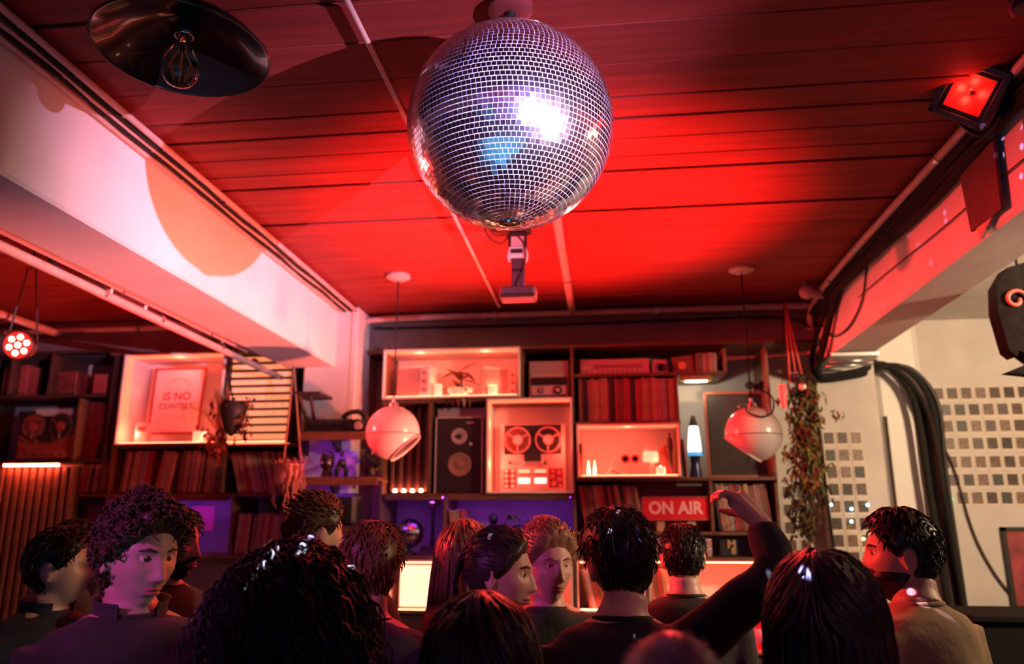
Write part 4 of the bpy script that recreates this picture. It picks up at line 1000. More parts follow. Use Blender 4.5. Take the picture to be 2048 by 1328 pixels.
k = Kit('trailing_plant', 'dark leafy plant at the end of the violet shelf', 'plant', tuple(c))
k.part('pot', MB().lathe([(.03, 0), (.042, .06), (.038, .06), (.03, .02), (.002, .02)], c, 18), 'black', smooth='auto')
fo = MB(); foliage(fo, [c + Vector((rnd.gauss(0, .03), rnd.gauss(0, .03), .08 + .16 * q / 10)) for q in range(11)], 90, .05, .013, rnd)
o = k.part('leaves', fo, 'leaf_dark', smooth=True); o['kind'] = 'stuff'
z3 = at(678, 1054, 5.18).z + .006
for q, (xa, xb, yt, lab) in enumerate(((601, 646, 988, 'squat black rounded speaker on the low column shelf'), (661, 712, 986, 'taller black rounded speaker below the violet wall'))):
    a = at(xa, yt, 5.22); b = at(xb, yt, 5.22)
    k = Kit('small_speaker', lab, 'speaker', ((a.x + b.x) / 2, 5.28, z3))
    k.part('cabinet', MB().span((a.x, 5.22, z3), (b.x, 5.40, a.z), .025), 'black'); k.part('grille', MB().lathe([(.05, 0), (.05, .004), (.002, .006)], ((a.x + b.x) / 2, 5.22, z3 + .09), 20, m=rx), 'rubber', smooth='auto')

# violet cells: mirror balls, figurines
zb = at(830, 1114, FY).z + T
def small_ball(label, c, R, stand):
    k = Kit('small_mirror_ball', label, 'disco ball', tuple(c - Vector((0, 0, R + stand))))
    n1 = 14; mb2 = MB()
    for i in range(n1):
        v0 = PI * i / n1; v1 = PI * (i + 1) / n1; v = (v0 + v1) / 2; n2 = max(4, int(2 * n1 * math.sin(v)))
        for j in range(n2):
            u0, u1 = 2 * PI * j / n2 + .02, 2 * PI * (j + 1) / n2 - .02; w0 = v0 + .012; w1 = v1 - .012
            f = lambda v, u: c + R * Vector((math.sin(v) * math.cos(u), math.sin(v) * math.sin(u), math.cos(v)))
            mb2.add([f(w0, u0), f(w0, u1), f(w1, u1), f(w1, u0)], [(0, 1, 2, 3)])
    k.part('core', MB().ball(c, R * .985, 28, 18), 'black', smooth=True)
    o = k.part('mirror_tiling', mb2, 'mirror'); o['kind'] = 'stuff'
    k.part('stand', MB().lathe([(R * .5, -R - stand), (R * .45, -R - stand + .012), (.015, -R - stand + .02), (.015, -R + .01)], c, 18), 'black', smooth='auto')
c = at(821, 1066, 5.66); small_ball('small mirror ball on a stand in the violet cell', Vector((c.x, c.y, zb + .15)), .10, .05)
c = at(866, 1018, 5.70); small_ball('tiny mirror ball in the corner of the violet cell', Vector((c.x, c.y, zb + .36)), .042, .318)
t, w, h = frame_pic('picture_stand', 'small dark picture frame lying before the small mirror ball', 'picture frame', (838, 1090, 884, 1112), 5.58, .5, .01, 'dark_wood', 'black')
c = at(986, 1114, 5.66); c.z = zb
k = Kit('statuette', 'dark statuette with round head in the violet cell', 'figurine', tuple(c))
k.part('body', MB().lathe([(.04, 0), (.042, .03), (.03, .10), (.038, .16), (.03, .20), (.015, .215)], c, 18), 'black', smooth=True)
k.part('head', MB().ball(c + Vector((0, 0, .245)), (.034, .034, .04), 14, 10), 'black', smooth=True)
c = at(1036, 1114, 5.66); c.z = zb
k = Kit('bushy_plant', 'dark bushy plant silhouetted against the violet wall', 'plant', tuple(c))
k.part('pot', MB().lathe([(.04, 0), (.058, .09), (.053, .09), (.04, .02), (.002, .02)], c, 20), 'black', smooth='auto')
fo = MB(); foliage(fo, [c + Vector((rnd.gauss(0, .055), rnd.gauss(0, .04), .16 + rnd.gauss(0, .04))) for q in range(40)], 220, .05, .014, rnd)
o = k.part('leaves', fo, 'leaf_dark', smooth=True); o['kind'] = 'stuff'
X0, X1, Z0, Z1 = rect(1066, 1040, 1112, 1112, 5.66)
k = Kit('shelf_speaker', 'brown wooden speaker at the end of the violet cell', 'speaker', ((X0 + X1) / 2, 5.66, zb))
k.box('cabinet', (X0, 5.66, zb), (X1, 5.86, Z1), 'shelf_wood', .004); k.box('slot', (X0 + .02, 5.655, Z1 - .05), (X1 - .05, 5.661, Z1 - .03), 'black', 0)
k.part('cone', MB().lathe([(.05, 0), (.05, .005), (.02, .001), (.002, .006)], ((X0 + X1) / 2, 5.66, zb + .10), 22, m=rx), 'black', smooth='auto')

# keepsakes in the low box
zd = BD[2]; Yd = 5.60
def kp(x): return at(x, 952, Yd).x
t = thing('open_book', 'open pale booklet propped up among the keepsakes', 'book', (kp(1228), Yd, zd)); t.rotation_euler = (0, 0, .2)
obj('page', MB().box((-.01, 0, .075), (.012, .09, .17), .002, m=Matrix.Rotation(.5, 3, 'Y')), 'poster_paper', t); obj('page', MB().box((.03, -.02, .03), (.14, .10, .012), .002, m=Matrix.Rotation(.55, 3, 'Y')), 'poster_paper', t)
t = thing('small_goggles', 'little red goggles hanging among the keepsakes', 'goggles', (kp(1262), Yd + .02, zd))
for s in (-1, 1): obj('lens_ring', MB().lathe([(.030, 0), (.032, .012), (.022, .014), (.020, 0)], (s * .034, 0, .125), 20, m=rx, close=True), 'ink_red', t, smooth='auto'); obj('lens', MB().lathe([(.02, .004), (.002, .006)], (s * .034, 0, .125), 16, m=rx), 'black_gloss', t)
obj('stand', MB().tube([(0, .01, 0), (0, .01, .12)], [.018, .006], 8), 'poster_paper', t, smooth='auto')
k = Kit('lidded_jar', 'bright round jar with a dark lid line in the low box', 'jar', (kp(1303), Yd, zd + .0))
c = Vector((kp(1303), Yd, zd))
k.part('stand', MB().lathe([(.035, 0), (.02, .01), (.02, .09), (.04, .10)], c, 18), 'poster_paper', smooth='auto')
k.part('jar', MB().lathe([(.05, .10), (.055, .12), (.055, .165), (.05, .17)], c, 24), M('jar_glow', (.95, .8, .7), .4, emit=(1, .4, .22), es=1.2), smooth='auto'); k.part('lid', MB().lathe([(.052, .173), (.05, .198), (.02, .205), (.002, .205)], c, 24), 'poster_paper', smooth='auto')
k = Kit('red_tin', 'red rounded tin beside the bright jar', 'tin', (kp(1330), Yd + .03, zd))
c = Vector((kp(1330), Yd + .03, zd)); k.part('body', MB().lathe([(.032, 0), (.035, .01), (.035, .16), (.02, .18), (.018, .20)], c, 20), 'scroll_red', smooth='auto'); k.part('cap', MB().lathe([(.02, .2), (.02, .215), (.002, .217)], c, 14), 'ink_red', smooth='auto')
k = Kit('incense_holder', 'slim dark bottle at the end of the low box', 'bottle', (kp(1341), 5.53, zd))
c = Vector((kp(1341), 5.53, zd)); k.part('body', MB().lathe([(.016, 0), (.018, .01), (.018, .16), (.022, .20), (.020, .25), (.008, .27), (.008, .285)], c, 16), 'dark_wood', smooth='auto'); k.part('stopper', MB().ball(c + Vector((0, 0, .288)), .01, 10, 6), 'black', smooth=True)
k = Kit('red_figure', 'little dark red plaque at the corner of the low box', 'plaque', (kp(1163), 5.52, zd))
k.box('board', (kp(1163) - .012, 5.52, zd), (kp(1163) + .012, 5.56, zd + .23), 'ink_red', .003); k.box('mark', (kp(1163) - .008, 5.517, zd + .16), (kp(1163) + .008, 5.521, zd + .22), 'dark_wood', .001)
for q, x in enumerate((1178, 1190)):
    c = Vector((kp(x), 5.54, zd)); k = Kit('tea_light', 'slim flame-shaped lamp glowing at the edge of the low box', 'lamp', tuple(c), 'flame lamps in the low box')
    k.part('base', MB().lathe([(.014, 0), (.014, .012), (.006, .014)], c, 12), 'poster_paper', smooth='auto'); k.part('flame', MB().lathe([(.008, .014), (.011, .03), (.006, .07), (.001, .11)], c, 10), M('flame_lamp', (1, .8, .6), .5, emit=(1, .45, .22), es=12), smooth=True)

# lava lamp, blackboard, slim book
zb = at(1400, 958, FY).z + T
c = at(1392, 948, 5.60); c.z = zb
k = Kit('lava_lamp', 'lava lamp with bright white glass and dark pointed cap', 'lamp', tuple(c))
k.part('base', MB().lathe([(.042, 0), (.045, .01), (.030, .09), (.034, .14), (.042, .155)], c, 24), M('lava_base', (.06, .08, .14), .25, metal=.7), smooth='auto')
k.part('collar', MB().lathe([(.047, .152), (.049, .165), (.046, .178)], c, 24), M('lava_blue', (.1, .35, .6), .4, emit=(.1, .5, 1), es=.8), smooth='auto')
k.part('glass', MB().lathe([(.046, .178), (.048, .20), (.042, .28), (.034, .345), (.030, .36)], c, 24), M('lava_glass', (.95, 1, .95), .3, emit=(.85, 1.0, .88), es=1.6), smooth=True)
k.part('cap', MB().lathe([(.031, .36), (.028, .375), (.016, .42), (.010, .435)], c, 24), 'black', smooth='auto')
t, w, h = frame_pic('blackboard', 'wood-framed blackboard leaning behind the globe pendant', 'blackboard', (1412, 781, 1536, 955), 5.60, .04, .018, M('frame_brown', (.30, .09, .06), .5), M('slate', (.035, .03, .03), .8, vary=.3, scale=30)); t.location.z = zb
for q in range(3): obj('chalk_mark', MB().lathe([(.010, 0), (.010, .001), (.002, .001)], (.03 + .05 * (q % 2), .006, h * (.62 + .1 * q)), 6, m=rx), 'scroll_red', t)
t = tag(obj('slim_book', B((-.006, -.1, 0), (.006, .1, .27), .002), 'scroll_red'), 'slim red book leaning beside the lava lamp', 'book'); t.location = (at(1372, 950, 5.66).x, 5.66, zb + .002); t.rotation_euler = (0, -.07, 0)
c = at(1512, 779, 5.62)
k = Kit('binoculars', 'small dark binoculars on top of the blackboard', 'binoculars', (c.x, 5.64, zb))
zz = zb + h + .003
for s in (-1, 1): k.part('barrel', MB().tube([(c.x + s * .045, 5.60, zz + .035), (c.x + s * .035, 5.66, zz + .035)], [.032, .022], 16), 'black', smooth='auto')
k.part('bridge', MB().span((c.x - .02, 5.62, zz + .02), (c.x + .02, 5.65, zz + .05), .004), 'black')
k.part('stand', MB().tube([(c.x, 5.655, zb), (c.x, 5.655, zz + .03)], .01, 8), 'dark_wood')
k = Kit('added_niche_light', 'added warm light bar for the lit shelf underside beside the lava lamp', 'light', (at(1400, 757, 5.56).x, 5.6, at(1400, 757, 5.56).z))
X0, X1, Z0, Z1 = rect(1362, 750, 1424, 760, 5.52)
k.box('housing', (X0, 5.52, Z0), (X1, 5.6, Z1), M('brass', (.55, .38, .18), .35, metal=.6), .004); k.box('glow_strip', (X0 + .03, 5.53, Z0 - .004), (X1 - .03, 5.59, Z0), M('niche_fill_glow', (1, .9, .7), .5, emit=(1, .80, .52), es=5), 0)  # added housing and strip stand in for the lit shelf underside
point('niche_fill', ((X0 + X1) / 2, 5.56, Z0 - .03), 3.5, (1.0, .82, .58), .02)  # added lamp that whitens the niche wall

# ON AIR sign
X0, X1, Z0, Z1 = rect(1284, 993, 1418, 1041, 5.53); zb = at(1350, 1067, FY).z + T
k = Kit('on_air_sign', 'red ON AIR sign box on two wooden blocks', 'sign', ((X0 + X1) / 2, 5.53, zb))
k.box('sign_box', (X0, 5.53, Z0), (X1, 5.62, Z1), M('sign_red', (.62, .02, .03), .4, emit=(1, .0, .01), es=.12), .004)
fr = MB()
for a, b in (((X0, 5.522, Z0), (X0 + .008, 5.532, Z1)), ((X1 - .008, 5.522, Z0), (X1, 5.532, Z1)), ((X0, 5.522, Z0), (X1, 5.532, Z0 + .008)), ((X0, 5.522, Z1 - .008), (X1, 5.532, Z1))): fr.span(a, b)
k.part('rim', fr, M('rim_red', (.40, .10, .08), .5))
w = X1 - X0; h = Z1 - Z0
text_mesh('lettering', 'ON AIR', h * .72, M('letter_pink', (.85, .45, .45), .5, emit=(1, .25, .25), es=.12), k.o, ((X0 + X1) / 2 - k.b.x - .0, -.006, (Z0 + Z1) / 2 - k.b.z), bold=.004, depth=.003, sx=.92)
for s in (.27, .73): k.box('wooden_block', (X0 + w * s - .028, 5.545, zb), (X0 + w * s + .028, 5.60, Z0), M('block_wood', (.55, .36, .24), .6), .003)
# paper stacks below
zb = at(1400, 1117, FY).z + T
for q, (xa, xb) in enumerate(((1298, 1336), (1396, 1424))):
    a = at(xa, 1112, 5.55); b = at(xb, 1112, 5.55); top = at((xa + xb) / 2, 1076, 5.55).z
    k = Kit('paper_stack', ('wide' if q == 0 else 'narrow') + ' stack of pale pink booklets under the ON AIR sign', 'stack of booklets', ((a.x + b.x) / 2, 5.55, zb))
    n = 6
    for j in range(n):
        dx = rnd.uniform(-.004, .004); z0 = zb + (top - zb) * j / n
        k.box('booklet', (a.x + dx, 5.55, z0), (b.x + dx, 5.75, z0 + (top - zb) / n * .86), ('pale_pink', 'deck_pink', 'strip_pale')[j % 3], .002)
c = at(1459, 1112, 5.55); c.z = zb
k = Kit('number_block', 'little black block with gilt lettering below the records', 'block', tuple(c))
k.box('block', (c.x - .06, 5.56, zb), (c.x + .06, 5.62, zb + .11), 'black', .004)
text_mesh('lettering', 'M', .075, M('gilt', (.75, .55, .25), .3, metal=.5), k.o, (.02, .006, .078), bold=.002, depth=.002)
text_mesh('lettering', '8', .06, 'gilt', k.o, (.03, .006, .034), bold=.002, depth=.002)

# lower left cells
for (px, lab, m_) in (((382, 1012, 428, 1062), 'pink square record cover in the violet cell below the poster', M('cover_pink', (.75, .14, .28), .5)), ((176, 1008, 206, 1040), 'small pink print on the wall beside the shelving', 'cover_pink')):
    X0, X1, Z0, Z1 = rect(*px, 5.7); tag(obj('record_cover', B((X0, 5.70, Z0), (X1, 5.712, Z1), .001), m_), lab, 'record cover')
a = at(240, 990, FY); b = at(455, 990, FY)
tag(obj('violet_led_strip', B((a.x, 5.525, a.z - .021), (b.x, 5.545, a.z - .0135)), 'led_violet'), 'violet light strip under the shelf of leaning records', 'light strip')

# ================================================================== hanging plants
def hang(label, pot, top, kind):
    c = Vector(pot)
    k = Kit('hanging_planter', label, 'plant', top)
    for q in range(3):
        a = q * 2 * PI / 3 + .4
        k.part('rope', MB().tube([Vector(top), c + Vector((.075 * math.cos(a), .075 * math.sin(a), .02)), c + Vector((.05 * math.cos(a), .05 * math.sin(a), -.15))], .007, 6), M('rope', (.42, .22, .14), .8), smooth=True)
    return k, c
c = at(577, 950, 5.15)
k, c = hang('pale planter on ropes with strings of beads trailing down', (c.x, c.y, c.z + .07), (at(585, 772, 5.15).x, 5.15, 2.80), 0)
k.part('pot', MB().lathe([(.075, -.14), (.09, -.13), (.098, 0), (.088, 0), (.08, -.11), (.003, -.11)], c, 26), M('pot_pale', (.62, .42, .40), .7, vary=.2, scale=18), smooth='auto')
fo = MB()
for j in range(160):
    p = c + Vector((rnd.gauss(0, .045), rnd.gauss(0, .045), .005 + abs(rnd.gauss(0, .012)))); fo.ball(p, .010, 6, 4)
for s in range(16):
    a = rnd.uniform(PI * .9, PI * 2.1); p = c + Vector((.1 * math.cos(a), .1 * math.sin(a), 0)); n = rnd.randint(8, 26)
    for j in range(n):
        p = p + Vector((rnd.gauss(0, .004), rnd.gauss(0, .004), -.0135)); fo.ball(p, rnd.uniform(.006, .010), 6, 4)
o = k.part('leaf_beads', fo, M('bead_leaf', (.34, .16, .12), .5), smooth=True); o['kind'] = 'stuff'
c = at(465, 832, 5.2)
k = Kit('hanging_basket', 'dark heart-shaped hanging basket in front of the slatted light', 'plant', (at(455, 760, 5.2).x, 5.2, c.z + .32))
k.part('basket', MB().lathe([(.01, -.14), (.05, -.10), (.085, -.02), (.10, .06), (.085, .10), (.075, .09), (.08, .05), (.003, -.02)], c, 24), 'black', smooth='auto')
fo = MB(); foliage(fo, [c + Vector((rnd.gauss(0, .06), rnd.gauss(0, .05), .08 + rnd.gauss(0, .025))) for q in range(30)] + [c + Vector((.10 + rnd.gauss(0, .02), rnd.gauss(0, .03), -.12 * q / 8)) for q in range(8)] + [c + Vector((-.10 + rnd.gauss(0, .04), rnd.gauss(0, .03), -.06 - .26 * q / 12)) for q in range(12)], 330, .045, .012, rnd)
o = k.part('leaves', fo, 'leaf_red', smooth=True); o['kind'] = 'stuff'
k.part('chain', MB().tube([c + Vector((0, 0, .09)), (at(455, 760, 5.2).x, 5.2, c.z + .32), (c.x - .05, 5.2, HC)], .006, 6), 'rubber')
c = at(425, 880, 5.36)
k = Kit('wispy_plant', 'wispy dry grass spilling out of the poster box', 'plant', (c.x, c.y, BA[2]))
fo = MB()
for s in range(46):
    a = rnd.uniform(0, 2 * PI); L = rnd.uniform(.12, .42); up = rnd.random() < .55
    base = Vector((c.x + rnd.gauss(0, .015), 5.50, BA[2] + .02))
    tip = base + Vector((rnd.gauss(.0, .07), -.10 + rnd.gauss(0, .03), L if up else -.5 * L))
    mid = (base + tip) / 2 + Vector((rnd.gauss(0, .03), -.03, .06))
    fo.tube(curve_pts([base, mid, tip], 4), [.0035] * 8 + [.0008], 4)
k.part('blades', fo, M('grass_dry', (.45, .16, .10), .7), smooth=True)['kind'] = 'stuff'
k.part('pot', MB().lathe([(.03, 0), (.04, .045), (.036, .045), (.028, .01), (.002, .01)], (c.x, 5.50, BA[2]), 16), 'leaf_red', smooth='auto')
# tall dried plant by the pilaster
topp = Vector((at(1572, 628, 5.45).x, 5.45, 3.245))
c = at(1600, 765, 5.45)
k = Kit('dried_plant', 'tall hanging bundle of dried foliage beside the photo pilaster', 'plant', tuple(topp))
for s in (-1, 0, 1): k.part('rope', MB().tube([topp, c + Vector((s * .045 - .02, 0, 0))], .006, 6), 'scroll_red', smooth=True)
pts = []
for q in range(46):
    s = q / 45; pts += [at(1600 + 14 * s, 765 + 310 * s, 5.45) + Vector((rnd.gauss(0, .038 + .02 * math.sin(PI * s)), rnd.gauss(0, .03), 0)) for _ in range(5)]
for nm, mt_, n in (('olive_leaves', 'leaf_olive', 700), ('dry_leaves', 'leaf_dry', 600), ('dark_leaves', 'leaf_dark', 600)):
    fo = MB(); foliage(fo, pts if nm != 'olive_leaves' else [p + Vector((.035, -.01, 0)) for p in pts[:160]], n, .05, .010, rnd, down=1.0); k.part(nm, fo, mt_, smooth=True)['kind'] = 'stuff'
fo = MB()
for q in range(8): fo.ball(c + Vector((rnd.gauss(0, .03), rnd.gauss(-.03, .01), rnd.gauss(.0, .03))), .022, 8, 6)
k.part('dark_blooms', fo, 'black', smooth=True)
k.part('pale_bloom', MB().ball(c + Vector((0, -.05, -.04)), (.028, .028, .026), 12, 8), 'poster_paper', smooth=True)
c = at(1566, 792, 5.44)
k = Kit('tube_lamp', 'short red glowing tube lamp hanging beside the blackboard shelf', 'lamp', (c.x, c.y, c.z - .08))
k.part('tube', MB().lathe([(.004, -.085), (.018, -.075), (.024, 0), (.026, .07), (.024, .075), (.002, .076)], c, 18), M('tube_red', (.9, .1, .1), .4, emit=(1, .03, .03), es=1.1), smooth='auto')
k.part('hanger', MB().tube([c + Vector((0, 0, .07)), topp + Vector((-.01, 0, 0))], .003, 5), 'rubber')

# ================================================================== instant photos
PHC = [(.10, .06, .045), (.22, .13, .09), (.30, .19, .13), (.16, .10, .08), (.05, .045, .045), (.36, .25, .18), (.08, .09, .08), (.20, .15, .16)]
for i, c in enumerate(PHC): M('photo_%d' % i, tuple(v * .62 for v in c), .45, vary=.75, scale=30 + 6 * i)
M('photo_card', (.72, .62, .52), .6)
pm = {}
def photo_mesh(w, h, i=None):
    key = (w, h, i)
    if key not in pm:
        mb2 = B((-w / 2, 0, -h / 2), (w / 2, .002, h / 2)) if i is None else B((-w * .40, -.0008, -h * .34), (w * .40, .0005, h * .42))
        me = mb2.mesh('print'); fixn(me); me.materials.append(MATS['photo_card'] if i is None else MATS['photo_%d' % i]); pm[key] = me
    return pm[key]
TONE = ['dark brown', 'warm brown', 'tan', 'dusky brown', 'nearly black', 'pale tan', 'dark greenish', 'greyish']
def photo(p, w, h, where, group, r):
    i = r.choices(range(8), [3, 4, 4, 3, 2, 3, 1, 2])[0]
    o = bpy.data.objects.new('instant_photo', photo_mesh(w, h)); COL.objects.link(o); o.location = p; o.rotation_euler = (0, r.uniform(-.02, .02), 0)
    tag(o, TONE[i] + ' instant photo ' + where, 'photo', group)
    q = bpy.data.objects.new('picture', photo_mesh(w, h, i)); COL.objects.link(q); q.parent = o
r = random.Random(21)
for j, (y, x0, n) in enumerate(((787, 1876, 8), (820, 1863, 9), (853, 1867, 9), (888, 1870, 9), (925, 1875, 9), (961, 1880, 8), (997, 1926, 6))):
    p0 = at(1950, y, 6.345); xs = at(x0, y, 6.345).x
    for i in range(n): photo(Vector((xs + i * .1035, 6.345, p0.z)), .094, .112, 'in row %s of the cream photo wall' % ['one', 'two', 'three', 'four', 'five', 'six', 'seven'][j], 'instant photos on the cream wall', r)
for j in range(10):
    y = 877 + 34.3 * j; z = at(1690, y, 5.815).z; xs = at(1660, 900, 5.815).x
    for i in range(3): photo(Vector((xs + i * .093, 5.815, z)), .086, .105, 'on the pilaster %s' % ('above the olive T-shirt' if j > 4 else 'below the cable loop'), 'instant photos on the pilaster', r)
for j in range(4):
    z = at(1588, 985 + 36 * j, 5.93).z
    for i in range(2): photo(Vector((at(1577, 1000, 5.93).x + i * .10, 5.945, z)), .086, .105, 'half hidden behind the dried foliage', 'instant photos behind the plant', r)
# glowing beads standing in for light specks on the pilaster and wall
for x, y in ((1663, 1009), (1703, 1018), (1735, 1010), (1703, 1043), (1727, 1078), (1742, 1115), (1747, 1148)):
    p = at(x, y, 5.79); warm = y > 1060
    o = tag(obj('light_speck', MB().ball((0, 0, 0), .010, 10, 6), M('speck_warm', (1, .9, .6), .4, emit=(1, .75, .3), es=7) if warm else M('speck_cool', (.8, 1, 1), .4, emit=(.6, .95, 1), es=6), smooth=True, loc=p), ('warm' if warm else 'cool white') + ' glowing bead standing in for a light speck on the photo pilaster', 'light speck', 'light specks on the pilaster')
for x, y, n, c in ((1884, 992, 'white', (.9, 1, 1)), (1898, 998, 'green', (.05, 1, .3))):
    tag(obj('wall_light_speck', MB().ball((0, 0, 0), (.026, .012, .02), 12, 8), M('dot_' + n, c, .4, emit=c, es=8 if n == 'white' else 2.2), smooth=True, loc=at(x, y, 6.335)), 'bead standing in for a ' + n + ' light dot on the photo wall', 'light')
frame_pic('framed_print', 'black-framed red print low on the cream wall', 'picture', (2016, 1054, 2120, 1236), 6.31, 0, .03, 'black', M('print_red', (.35, .06, .07), .4, vary=.5, scale=6), .03)
# dark counter in the recess
a = at(1944, 1232, 4.4)
k = Kit('dark_counter', 'black bar counter standing below the framed red print', 'counter', (a.x + .9, 4.7, 0))
k.box('top', (a.x, 4.4, a.z - .03), (XR - .02, 4.95, a.z), M('matt_black', (.008, .008, .008), .95, spec=.1), .004); k.box('front', (a.x + .03, 4.43, .0), (XR - .05, 4.92, a.z - .03), 'matt_black', .004); k.box('kick_board', (a.x + .05, 4.42, 0), (XR - .05, 4.43, .1), 'black_metal', .002)
# red nook in the crowd gap
a = at(1494, 1302, 5.0); b = at(1566, 1302, 5.0); z = a.z
k = Kit('side_ledge', 'red-lit ledge on a dark base seen through the crowd', 'table', ((a.x + b.x) / 2, 5.1, 0))
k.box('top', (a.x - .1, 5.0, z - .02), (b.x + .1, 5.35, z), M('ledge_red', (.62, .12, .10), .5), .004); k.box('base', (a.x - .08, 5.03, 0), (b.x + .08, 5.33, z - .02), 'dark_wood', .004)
c = at(1531, 1298, 5.1); c.z = z
k = Kit('labelled_pot', 'red pot with a pale label on the ledge', 'pot', tuple(c))
k.part('pot', MB().lathe([(.045, 0), (.06, .13), (.063, .16), (.055, .16), (.05, .13), (.04, .02), (.002, .02)], c, 26), M('pot_red', (.70, .10, .09), .45), smooth='auto'); k.part('label', MB().lathe([(.0505, .03), (.0595, .115)], c, 26), 'strip_pale', smooth=True)
k.part('bottle_neck', MB().lathe([(.035, .10), (.035, .20), (.014, .26), (.014, .30)], c, 18), M('bottle_red', (.6, .12, .10), .25), smooth='auto')
c = at(1530, 1200, 5.1)
k = Kit('cone_lamp', 'red cone lamp shade hanging over the ledge', 'lamp', tuple(c + Vector((0, 0, .14))))
k.part('shade', MB().lathe([(.115, -.09), (.012, .10), (.008, .10), (.108, -.09)], c, 32, close=True), M('shade_red', (.8, .12, .10), .5, emit=(1, .06, .04), es=1.0), smooth='auto')
k.part('bulb', MB().ball(c + Vector((0, 0, -.04)), .03, 14, 8), M('bulb_red', (1, .3, .2), .4, emit=(1, .10, .06), es=22), smooth=True)
k.part('cord', MB().tube([c + Vector((0, 0, .1)), c + Vector((0, 0, .45)), (c.x, 5.52, c.z + .5)], .004, 6), 'rubber')
# bar table carrying the uplight
k = Kit('bar_table', 'dark high bar table in the middle of the crowd', 'table', (-.20, 3.80, 0))
k.part('top', MB().lathe([(.30, .84), (.31, .855), (.30, .87), (.003, .87)], (-.20, 3.80, 0), 36), 'dark_wood', smooth='auto'); k.part('column', MB().tube([(-.20, 3.80, .03), (-.20, 3.80, .85)], .035, 14), 'black_metal', smooth='auto'); k.part('foot', MB().lathe([(.24, 0), (.24, .015), (.05, .035)], (-.20, 3.80, 0), 28), 'black_metal', smooth='auto')
# ================================================================== people
def sstep(a, b, x):
    t = np.clip((x - a) / (b - a), 0, 1); return t * t * (3 - 2 * t)
def head_grid(nu, nv, face=True, nose=1.0, jaw=1.0):
    v = np.linspace(0.001, PI - .001, nv)[:, None] * np.ones((1, nu)); u = np.ones((nv, 1)) * (np.arange(nu) * 2 * PI / nu)[None, :]
    dx, dy, dz = np.sin(v) * np.sin(u), -np.sin(v) * np.cos(u), np.cos(v)
    x = dx * .0745; y = dy * np.where(dy > 0, .100, .092); z = dz * np.where(dz > 0, .115, .118)
    # boxier skull
    x = x * (1 + .05 * np.sin(v) ** 2 * np.abs(np.sin(2 * u)))
    t = sstep(0.005, -.115, z)
    x = x * (1 - .30 * t / jaw); y = np.where(y > 0, y * (1 - .50 * t), y * (1 - .02 * t)) - .010 * t
    if face:
        w = np.clip(-dy * 1.6, 0, 1) * (y < 0)
        g = lambda cx, cz, sx, sz: np.exp(-((x - cx) / sx) ** 2 - ((z - cz) / sz) ** 2)
        out = .006 * (g(-.028, .030, .024, .010) + g(.028, .030, .024, .010))
        out -= .013 * (g(-.031, .010, .017, .012) + g(.031, .010, .017, .012))
        out += .005 * (g(-.046, -.020, .020, .018) + g(.046, -.020, .020, .018))
        s = np.clip((.022 - z) / .055, 0, 1)
        ridge = np.exp(-(x / (.008 + .006 * s)) ** 2) * (.005 + .021 * s ** 1.3) * sstep(-.047, -.036, z) * sstep(.045, .012, z)
        out += nose * ridge
        out += .006 * (g(-.014, -.034, .007, .007) + g(.014, -.034, .007, .007)) * nose
        out += .007 * g(0, -.057, .022, .0065) - .005 * g(0, -.0635, .026, .003) + .008 * g(0, -.071, .019, .007) - .005 * g(0, -.083, .022, .007) + .010 * g(0, -.101, .018, .012)
        y = y - out * w
    return np.stack([x, y, z], -1), u, v
def grid_faces(nu, nv):
    f = []
    for i in range(nv - 1):
        for k in range(nu):
            f.append((i * nu + k, (i + 1) * nu + k, (i + 1) * nu + (k + 1) % nu, i * nu + (k + 1) % nu))
    f.append(tuple(range(nu))); f.append(tuple(range((nv - 1) * nu, nv * nu))[::-1]); return f
def remesh(mb, voxel, name, smooth_it=2):
    me = mb.mesh(name); fixn(me)
    o = bpy.data.objects.new(name, me); COL.objects.link(o)
    m = o.modifiers.new('r', 'REMESH'); m.mode = 'VOXEL'; m.voxel_size = voxel; m.adaptivity = 0.0
    if smooth_it:
        s = o.modifiers.new('s', 'SMOOTH'); s.factor = .5; s.iterations = smooth_it
    dg = bpy.context.evaluated_depsgraph_get()
    out = bpy.data.meshes.new_from_object(o.evaluated_get(dg)); bpy.data.objects.remove(o); bpy.data.meshes.remove(me)
    out.name = name; out.materials.clear()
    out.polygons.foreach_set('use_smooth', [True] * len(out.polygons))
    return out
def ell_tube(mb, rings, n=28):
    """rings: (center, rx, ry) with horizontal ellipses, top to bottom"""
    vs = []; fs = []
    for c, rx_, ry_ in rings:
        for k in range(n):
            a = 2 * PI * k / n; vs.append((c[0] + rx_ * math.cos(a), c[1] + ry_ * math.sin(a), c[2]))
    for i in range(len(rings) - 1):
        for k in range(n): fs.append((i * n + k, i * n + (k + 1) % n, (i + 1) * n + (k + 1) % n, (i + 1) * n + k))
    fs.append(tuple(range(n))); fs.append(tuple(range((len(rings) - 1) * n, len(rings) * n))[::-1])
    mb.add(vs, fs)
